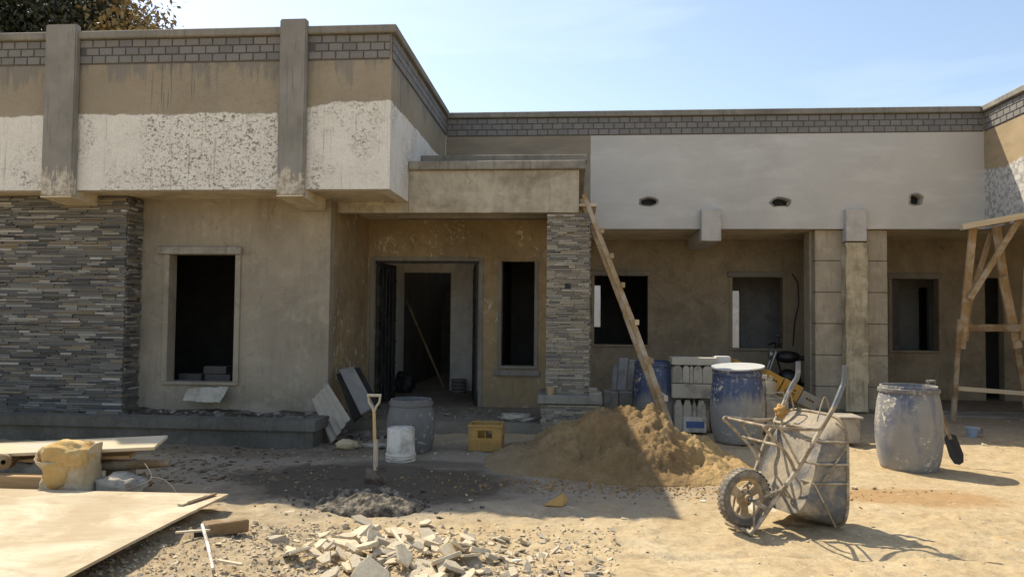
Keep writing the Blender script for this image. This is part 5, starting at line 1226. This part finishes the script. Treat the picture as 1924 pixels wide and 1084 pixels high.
MB().lathe([(.0, .0), (.06, 0), (.085, .06), (.085, .09), (.0, .1)], tuple(mcp(.22, 0, .86)), 20, axis=(-1, 0, 0)).build('headlight', CHROME, mc, smooth=True)
lump(mcp(-.02, 0, .82), .22, .13, .11, REDP, 'fuel_tank', None, None, .05, 1, 1, 3, False, 1, mc)
lump(mcp(-.46, 0, .80), .30, .12, .055, BLACKST, 'seat', None, None, .05, 1, 1, 3, False, 1, mc)
lump(mcp(-.05, 0, .42), .2, .12, .17, REDP, 'engine', None, None, .2, 3, 2, 3, False, .8, mc)
MB().tube([mcp(.18, 0, .85), mcp(.1, 0, .55), mcp(-.2, 0, .35), mcp(-.72, 0, .30)], .02, 8).build('frame', REDP, mc, smooth=True)
MB().tube([mcp(-.1, .1, .35), mcp(-.4, .13, .28), mcp(-.85, .14, .36)], [.02, .035, .04], 10).build('exhaust', CHROME, mc, smooth=True)
MB().tube([mcp(.20, -.25, 1.03), mcp(.22, -.28, 1.18)], .006, 6).build('mirror_stem', REDP, mc); lump(mcp(.22, -.28, 1.2), .05, .015, .035, REDP, 'mirror', None, None, 0, 1, 1, 2, False, 1, mc)
a_ = MB(); 
for t in np.linspace(.2, 2.4, 12): pass
MB().lathe([(.315, -.05), (.325, -.05), (.325, .05), (.315, .05)], tuple(mcp(-.72, 0, .30)), 28, axis=(0, 1, 0)).build('mudguard', REDP, mc, smooth=True)

# ------------------------------------------------------------------ things inside the hall
a = P(862, 716, y=13.6)
for k in range(4):
    single(MB().lathe([(.0, 0), (.13, 0), (.15, .03), (.14, .055), (.0, .06)], (a.x, 13.6, .127 + k * .064), 24), 'basin', GSLAB, ['lowest basin of the stack just inside the right door leaf', 'second basin from the bottom of the stack in the hall', 'third basin from the bottom of the stack in the hall', 'topmost basin of the stack just inside the right door leaf'][k], 'basin', (a.x, 13.6, .127 + k * .064), 'basins stacked in the hall', smooth=True)
a = P(757, 725, y=13.4); lump((a.x, 13.5, .126), .2, .18, .24, TARP if 0 else BLACKST, 'dark_bundle', 'dark bundle on the hall floor left of the inner doorway', 'bundle', .3, 1.6, 21)
single(MB().bar(P(762, 560, y=14.4), Vector((P(835, 715, y=14.3).x, 14.3, .14)), .05, .03), 'leaning_plank', OLDWOOD, 'dim plank leaning across the inner doorway of the hall', 'plank', (a.x, 15, .2))

# ------------------------------------------------------------------ wooden trestle
ts = thing('trestle', 'tall nailed timber trestle of rough poles and planks at the right edge', 'trestle', (5.9, 11.9, 0))
YT = 11.75; yb2 = 12.35
def bar2(u0, v0, y0_, u1, v1, y1_, w_=.085, h_=.05, mat=WOODZ, nm='timber'):
    return MB().bar(P(u0, v0, y=y0_), P(u1, v1, y=y1_), w_, h_, up=(0, 1, 0)).build(nm, mat, ts, bev=.004)
lft = P(1790, 791, z=0); YT = lft.y - .1
bar2(1829, 422, YT, 1806, 655, YT, .105, .05, nm='post'); bar2(1803, 600, YT - .052, 1791, 791, YT - .052, .07, .045, mat=OLDWOOD, nm='post_splice')
bar2(1812, 640, YT + .052, 1819, 560, YT + .052, .1, .04, nm='post_splice')
bar2(1916, 412, YT - .05, 1822, 562, YT - .06, .08, .045, nm='brace'); bar2(1862, 440, yb2, 1812, 600, yb2 - .3, .075, .04, nm='brace')
bar2(1872, 425, yb2 - .2, 1891, 560, yb2 - .2, .12, .05, nm='post'); bar2(1884, 520, yb2 - .26, 1912, 654, yb2 - .26, .13, .05, nm='post'); bar2(1908, 640, yb2 - .2, 1936, 800, yb2 - .2, .09, .05, mat=OLDWOOD, nm='post_splice')
bar2(1806, 427, YT - .11, 1965, 398, YT - .11, .09, .10, mat=PALEWOOD, nm='top_rail'); bar2(1830, 424, yb2 - .1, 1965, 402, yb2 - .1, .09, .08, nm='top_rail')
bar2(1812, 616, yb2 - .32, 1960, 616, yb2 - .32, .11, .04, mat=OLDWOOD, nm='cross_rail'); bar2(1793, 729, YT + .02, 1965, 742, YT + .1, .065, .05, mat=PALEWOOD, nm='cross_rail')
bar2(1930, 500, YT + .1, 1922, 640, YT + .1, .08, .05, nm='post')
bar2(1950, 400, YT, 1968, 800, YT, .1, .05, nm='post')

# ------------------------------------------------------------------ wheelbarrow standing on its nose
Lx = Vector((.42, -.907, 0)).normalized(); Dx = Vector((-.907, -.42, 0)).normalized(); Vz = Vector((0, 0, 1))
O_ = P(1592, 890, y=5.72); l_, d_ = .34, -.30
O_ = Vector((O_.x, O_.y, 0)) - Lx * l_ - Dx * d_; O_.z = gz(O_.x, O_.y) + .012
wb = thing('wheelbarrow', 'dented cement-crusted wheelbarrow standing upended on its nose with both handles in the air', 'wheelbarrow', tuple(O_))
def B(l, d, v): return O_ + Lx * l + Dx * d + Vz * v
def smooth_pts(q, n=5):
    q = [Vector(p) for p in q]; out = []
    for j in range(len(q) - 1):
        p0 = q[max(j - 1, 0)]; p1 = q[j]; p2 = q[j + 1]; p3 = q[min(j + 2, len(q) - 1)]
        for i in range(n):
            t = i / n; out.append(.5 * ((2 * p1) + (p2 - p0) * t + (2 * p0 - 5 * p1 + 4 * p2 - p3) * t * t + (3 * p1 - p0 - 3 * p2 + p3) * t ** 3))
    out.append(q[-1]); return out
for s_ in (1, -1):
    kk = 1 if s_ > 0 else .72
    q = [B(s_ * .13, .40, .0), B(s_ * .135, .335, .06), B(s_ * .16, .20, .24), B(s_ * .20, .08, .40), B(s_ * .235, -.03, .58), B(s_ * .262 * (kk + 2) / 3, -.14, .76), B(s_ * .28 * (kk + 1) / 2, -.235, .91), B(s_ * .285 * (kk * 2 + 1) / 3, -.29, 1.02)]
    MB().tube(smooth_pts(q), .0175, 12).build('side_rail', RUSTSTEEL if s_ else 0, wb, smooth=True)
    q = [B(s_ * .28 * (kk + 1) / 2, -.235, .91), B(s_ * .285 * (kk * 2 + 1) / 3, -.29, 1.02), B(s_ * .287 * kk, -.325, 1.10), B(s_ * .288 * kk, -.335, 1.22)]
    MB().tube(smooth_pts(q), .0200, 12).build('grip', GREYTUBE, wb, smooth=True)
MB().tube([B(-.15, .40, .005), B(.15, .40, .005)], .018, 10).build('nose_bar', RUSTSTEEL, wb, smooth=True)
MB().tube([B(-.17, .20, .27), B(.17, .20, .27)], .012, 8).build('cross_bar', RUSTSTEEL, wb, smooth=True)
MB().tube([B(-.26, -.12, .74), B(.26, -.12, .74)], .012, 8).build('cross_bar', RUSTSTEEL, wb, smooth=True)
# wheel
wc = B(0, .35, .225); wh = MB(); ax = Lx
tyre = MB().lathe([(.150, -.030), (.165, -.043), (.195, -.046), (.212, -.030), (.2155, 0), (.212, .030), (.195, .046), (.165, .043), (.150, .030), (.150, -.030)], tuple(wc), 56, axis=tuple(ax)).build('tyre', RUBBER, wb, smooth=True)
q = ax.to_track_quat('Z', 'Y')
tm = MB().box((-.011, -.020, 0), (.011, .020, .006)); tb_ = tm.build('tread_lug', RUBBER, None); tmesh = tb_.data; bpy.data.objects.remove(tb_)
for k in range(36):
    for s_ in (-1, 1):
        t = 2 * math.pi * (k + .25 * (s_ + 1)) / 36; r_ = q @ Vector((math.cos(t), math.sin(t), 0)); o = bpy.data.objects.new('tread_lug', tmesh); COL.objects.link(o); o.parent = tyre
        tang = ax.cross(r_); o.matrix_local = Matrix.Translation(wc + r_ * .2105 + ax * s_ * .021 - O_) @ Matrix((tang, ax, r_)).transposed().to_4x4()
rim = MB().lathe([(.152, -.032), (.158, -.035), (.158, -.028), (.138, -.02), (.128, -.004), (.128, .004), (.138, .02), (.158, .028), (.158, .035), (.152, .032)], tuple(wc), 48, axis=tuple(ax)).build('rim', RIM, wb, smooth=True)
for k in range(3):
    t = 2 * math.pi * k / 3 + .5; m = MB(); vs = []
    for (ra, da) in ((.05, -.55), (.135, -.30), (.135, .30), (.05, .55)):
        for e in (-.006, .006): vs.append(wc + q @ Vector((math.cos(t + da) * ra, math.sin(t + da) * ra, e)))
    m.add(vs, [(0, 2, 4, 6), (7, 5, 3, 1), (0, 1, 3, 2), (2, 3, 5, 4), (4, 5, 7, 6), (6, 7, 1, 0)]); m.build('spoke', RIM, rim, bev=.002)
MB().lathe([(.0, -.05), (.03, -.05), (.034, -.01), (.07, -.007), (.07, .007), (.034, .01), (.03, .05), (0, .05)], tuple(wc), 24, axis=tuple(ax)).build('hub', RIM, rim, smooth=True)
for k in range(6):
    t = 2 * math.pi * k / 6; c = wc + q @ Vector((math.cos(t) * .052, math.sin(t) * .052, .007)); MB().lathe([(0, 0), (.008, 0), (.008, .008), (0, .009)], tuple(c), 8, axis=tuple(ax)).build('bolt', GREYTUBE, rim)
MB().tube([wc - ax * .13, wc + ax * .13], .011, 10).build('axle', GREYTUBE, wb, smooth=True)
for s_ in (1, -1):
    MB().bar(wc + ax * s_ * .105, B(s_ * .15, .27, .17), .035, .006, up=tuple(ax)).build('axle_plate', RUSTSTEEL, wb)
    MB().tube([wc + ax * s_ * .11, B(s_ * .17, .16, .31)], .009, 8).build('stay', RUSTSTEEL, wb, smooth=True)
    MB().tube([wc + ax * s_ * .11, B(s_ * .135, .37, .04)], .009, 8).build('stay', RUSTSTEEL, wb, smooth=True)
# legs: V frames pointing away from the tray
for s_ in (1, -1):
    q = [B(s_ * .262, -.13, .75), B(s_ * .25, .12, .76), B(s_ * .24, .33, .79), B(s_ * .235, .36, .775), B(s_ * .23, .33, .75), B(s_ * .215, .14, .57), B(s_ * .20, .055, .44)]
    MB().tube(smooth_pts(q, 3), .0125, 10).build('leg', RUSTSTEEL, wb, smooth=True)
    MB().tube([B(s_ * .24, .22, .765), B(s_ * .21, .03, .50)], .009, 8).build('leg_brace', RUSTSTEEL, wb, smooth=True)
MB().tube([B(.225, .22, .64), B(-.225, .22, .64)], .010, 8).build('cross_bar', RUSTSTEEL, wb, smooth=True)
MB().tube([B(.24, .33, .785), B(-.24, .33, .785)], .010, 8).build('cross_bar', RUSTSTEEL, wb, smooth=True)
# tray: lofted shell, rim plane upright, floor facing the rails
def sup(l, v, n=40, e=.42):
    out = []
    for k in range(n):
        t = 2 * math.pi * k / n; c, s = math.cos(t), math.sin(t); out.append((math.copysign(abs(c) ** e, c) * l, math.copysign(abs(s) ** e, s) * v))
    return out
tr_ = []; NR = 9
for j in range(NR + 1):
    t = j / NR                                          # 0 rim, 1 floor edge
    ring = sup(.345 - .075 * t, (.415 - .12 * t), 44, .40 + .02 * t); vc = .425 - .01 * t
    dd_ = -.30 + .25 * t; row = []
    for l, v in ring:
        dent = mn.fractal(Vector((l * 5, v * 5, t * 2)), .7, 2, 3) * .016 * (.2 + t)
        fl = -.06 * t * (v / .3) if t > .5 else 0
        row.append(B(l * (1 + dent), dd_ + dent + (-.10 * (v / .26) * t), vc + v))
    tr_.append(row)
m = MB(); vs = [p for row in tr_ for p in row]; n = 44; fs = []
for j in range(NR):
    for k in range(n): fs.append((j * n + k, j * n + (k + 1) % n, (j + 1) * n + (k + 1) % n, (j + 1) * n + k))
cen = sum(tr_[-1], Vector()) / n; k0 = len(vs); inner = [cen.lerp(p, .55) + Dx * mn.noise(p * 6) * .02 for p in tr_[-1]]; vs += inner; 
for k in range(n): fs.append((NR * n + k, NR * n + (k + 1) % n, k0 + (k + 1) % n, k0 + k))
vs.append(cen + Dx * .01); 
for k in range(n): fs.append((k0 + k, k0 + (k + 1) % n, k0 + n))
m.add(vs, fs); ty = m.build('tray', TRAY, wb, smooth=True); mod = ty.modifiers.new('s', 'SOLIDIFY'); mod.thickness = .004; mod.offset = 0
MB().tube(tr_[0] + [tr_[0][0], tr_[0][1]], .012, 10, cap=False).build('tray_rim', RUSTSTEEL, wb, smooth=True)
# strapping round the tray's near side and floor
def ringpt(j, k): return tr_[j][k % 44]
for z_ in (.36, .50, .66):
    # follow the shell at height z_ from the near rim round to the rail
    pts = []
    for j in (0, 2, 4, 6, 8, 9):
        best = min([p for k, p in enumerate(tr_[j]) if (p - O_).dot(Lx) > .03], key=lambda p: abs(p.z - O_.z - z_)); c = best.copy(); c.z = O_.z + z_; pts.append(c + Lx * .012 + Dx * .006)
    pts.append(B(.22 if z_ > .4 else .18, -.02, z_ + .01)); m = MB().tube(pts, .0085, 7); m.build('strap', RUSTSTEEL, wb, smooth=True)
for (a_, b_) in (((.345, -.27, .62), (.30, -.10, .38)), ((.27, -.05, .36), (.325, -.19, .05))):
    MB().tube([B(a_[0] + .012, a_[1], a_[2]), B(b_[0] + .014, b_[1], b_[2])], .0065, 6).build('strap', RUSTSTEEL, wb, smooth=True)
q = [B(.17, .05, .42), B(.22, .02, .33), B(.19, .02, .24), B(.1, .05, .24), B(.12, .1, .32)]
MB().tube(smooth_pts(q), .007, 7).build('hook', RUSTSTEEL, wb, smooth=True)
for l in (.21, -.16):
    q = [B(l, -.14, .80), B(l * 1.02, -.19, .95), B(l * 1.05, -.22, .97), B(l * 1.08, -.26, .83)]; MB().tube(smooth_pts(q, 4), .006, 7).build('wire_loop', RUSTSTEEL, wb, smooth=True)
lump(B(-.16, -.12, .83), .055, .05, .05, m_simple('orange_rag', (.50, .30, .10), (.40, .22, .07), .9), 'rag', 'crumpled orange rag caught under the far handle of the wheelbarrow', 'rag', .5, 2, 31, 3, False)
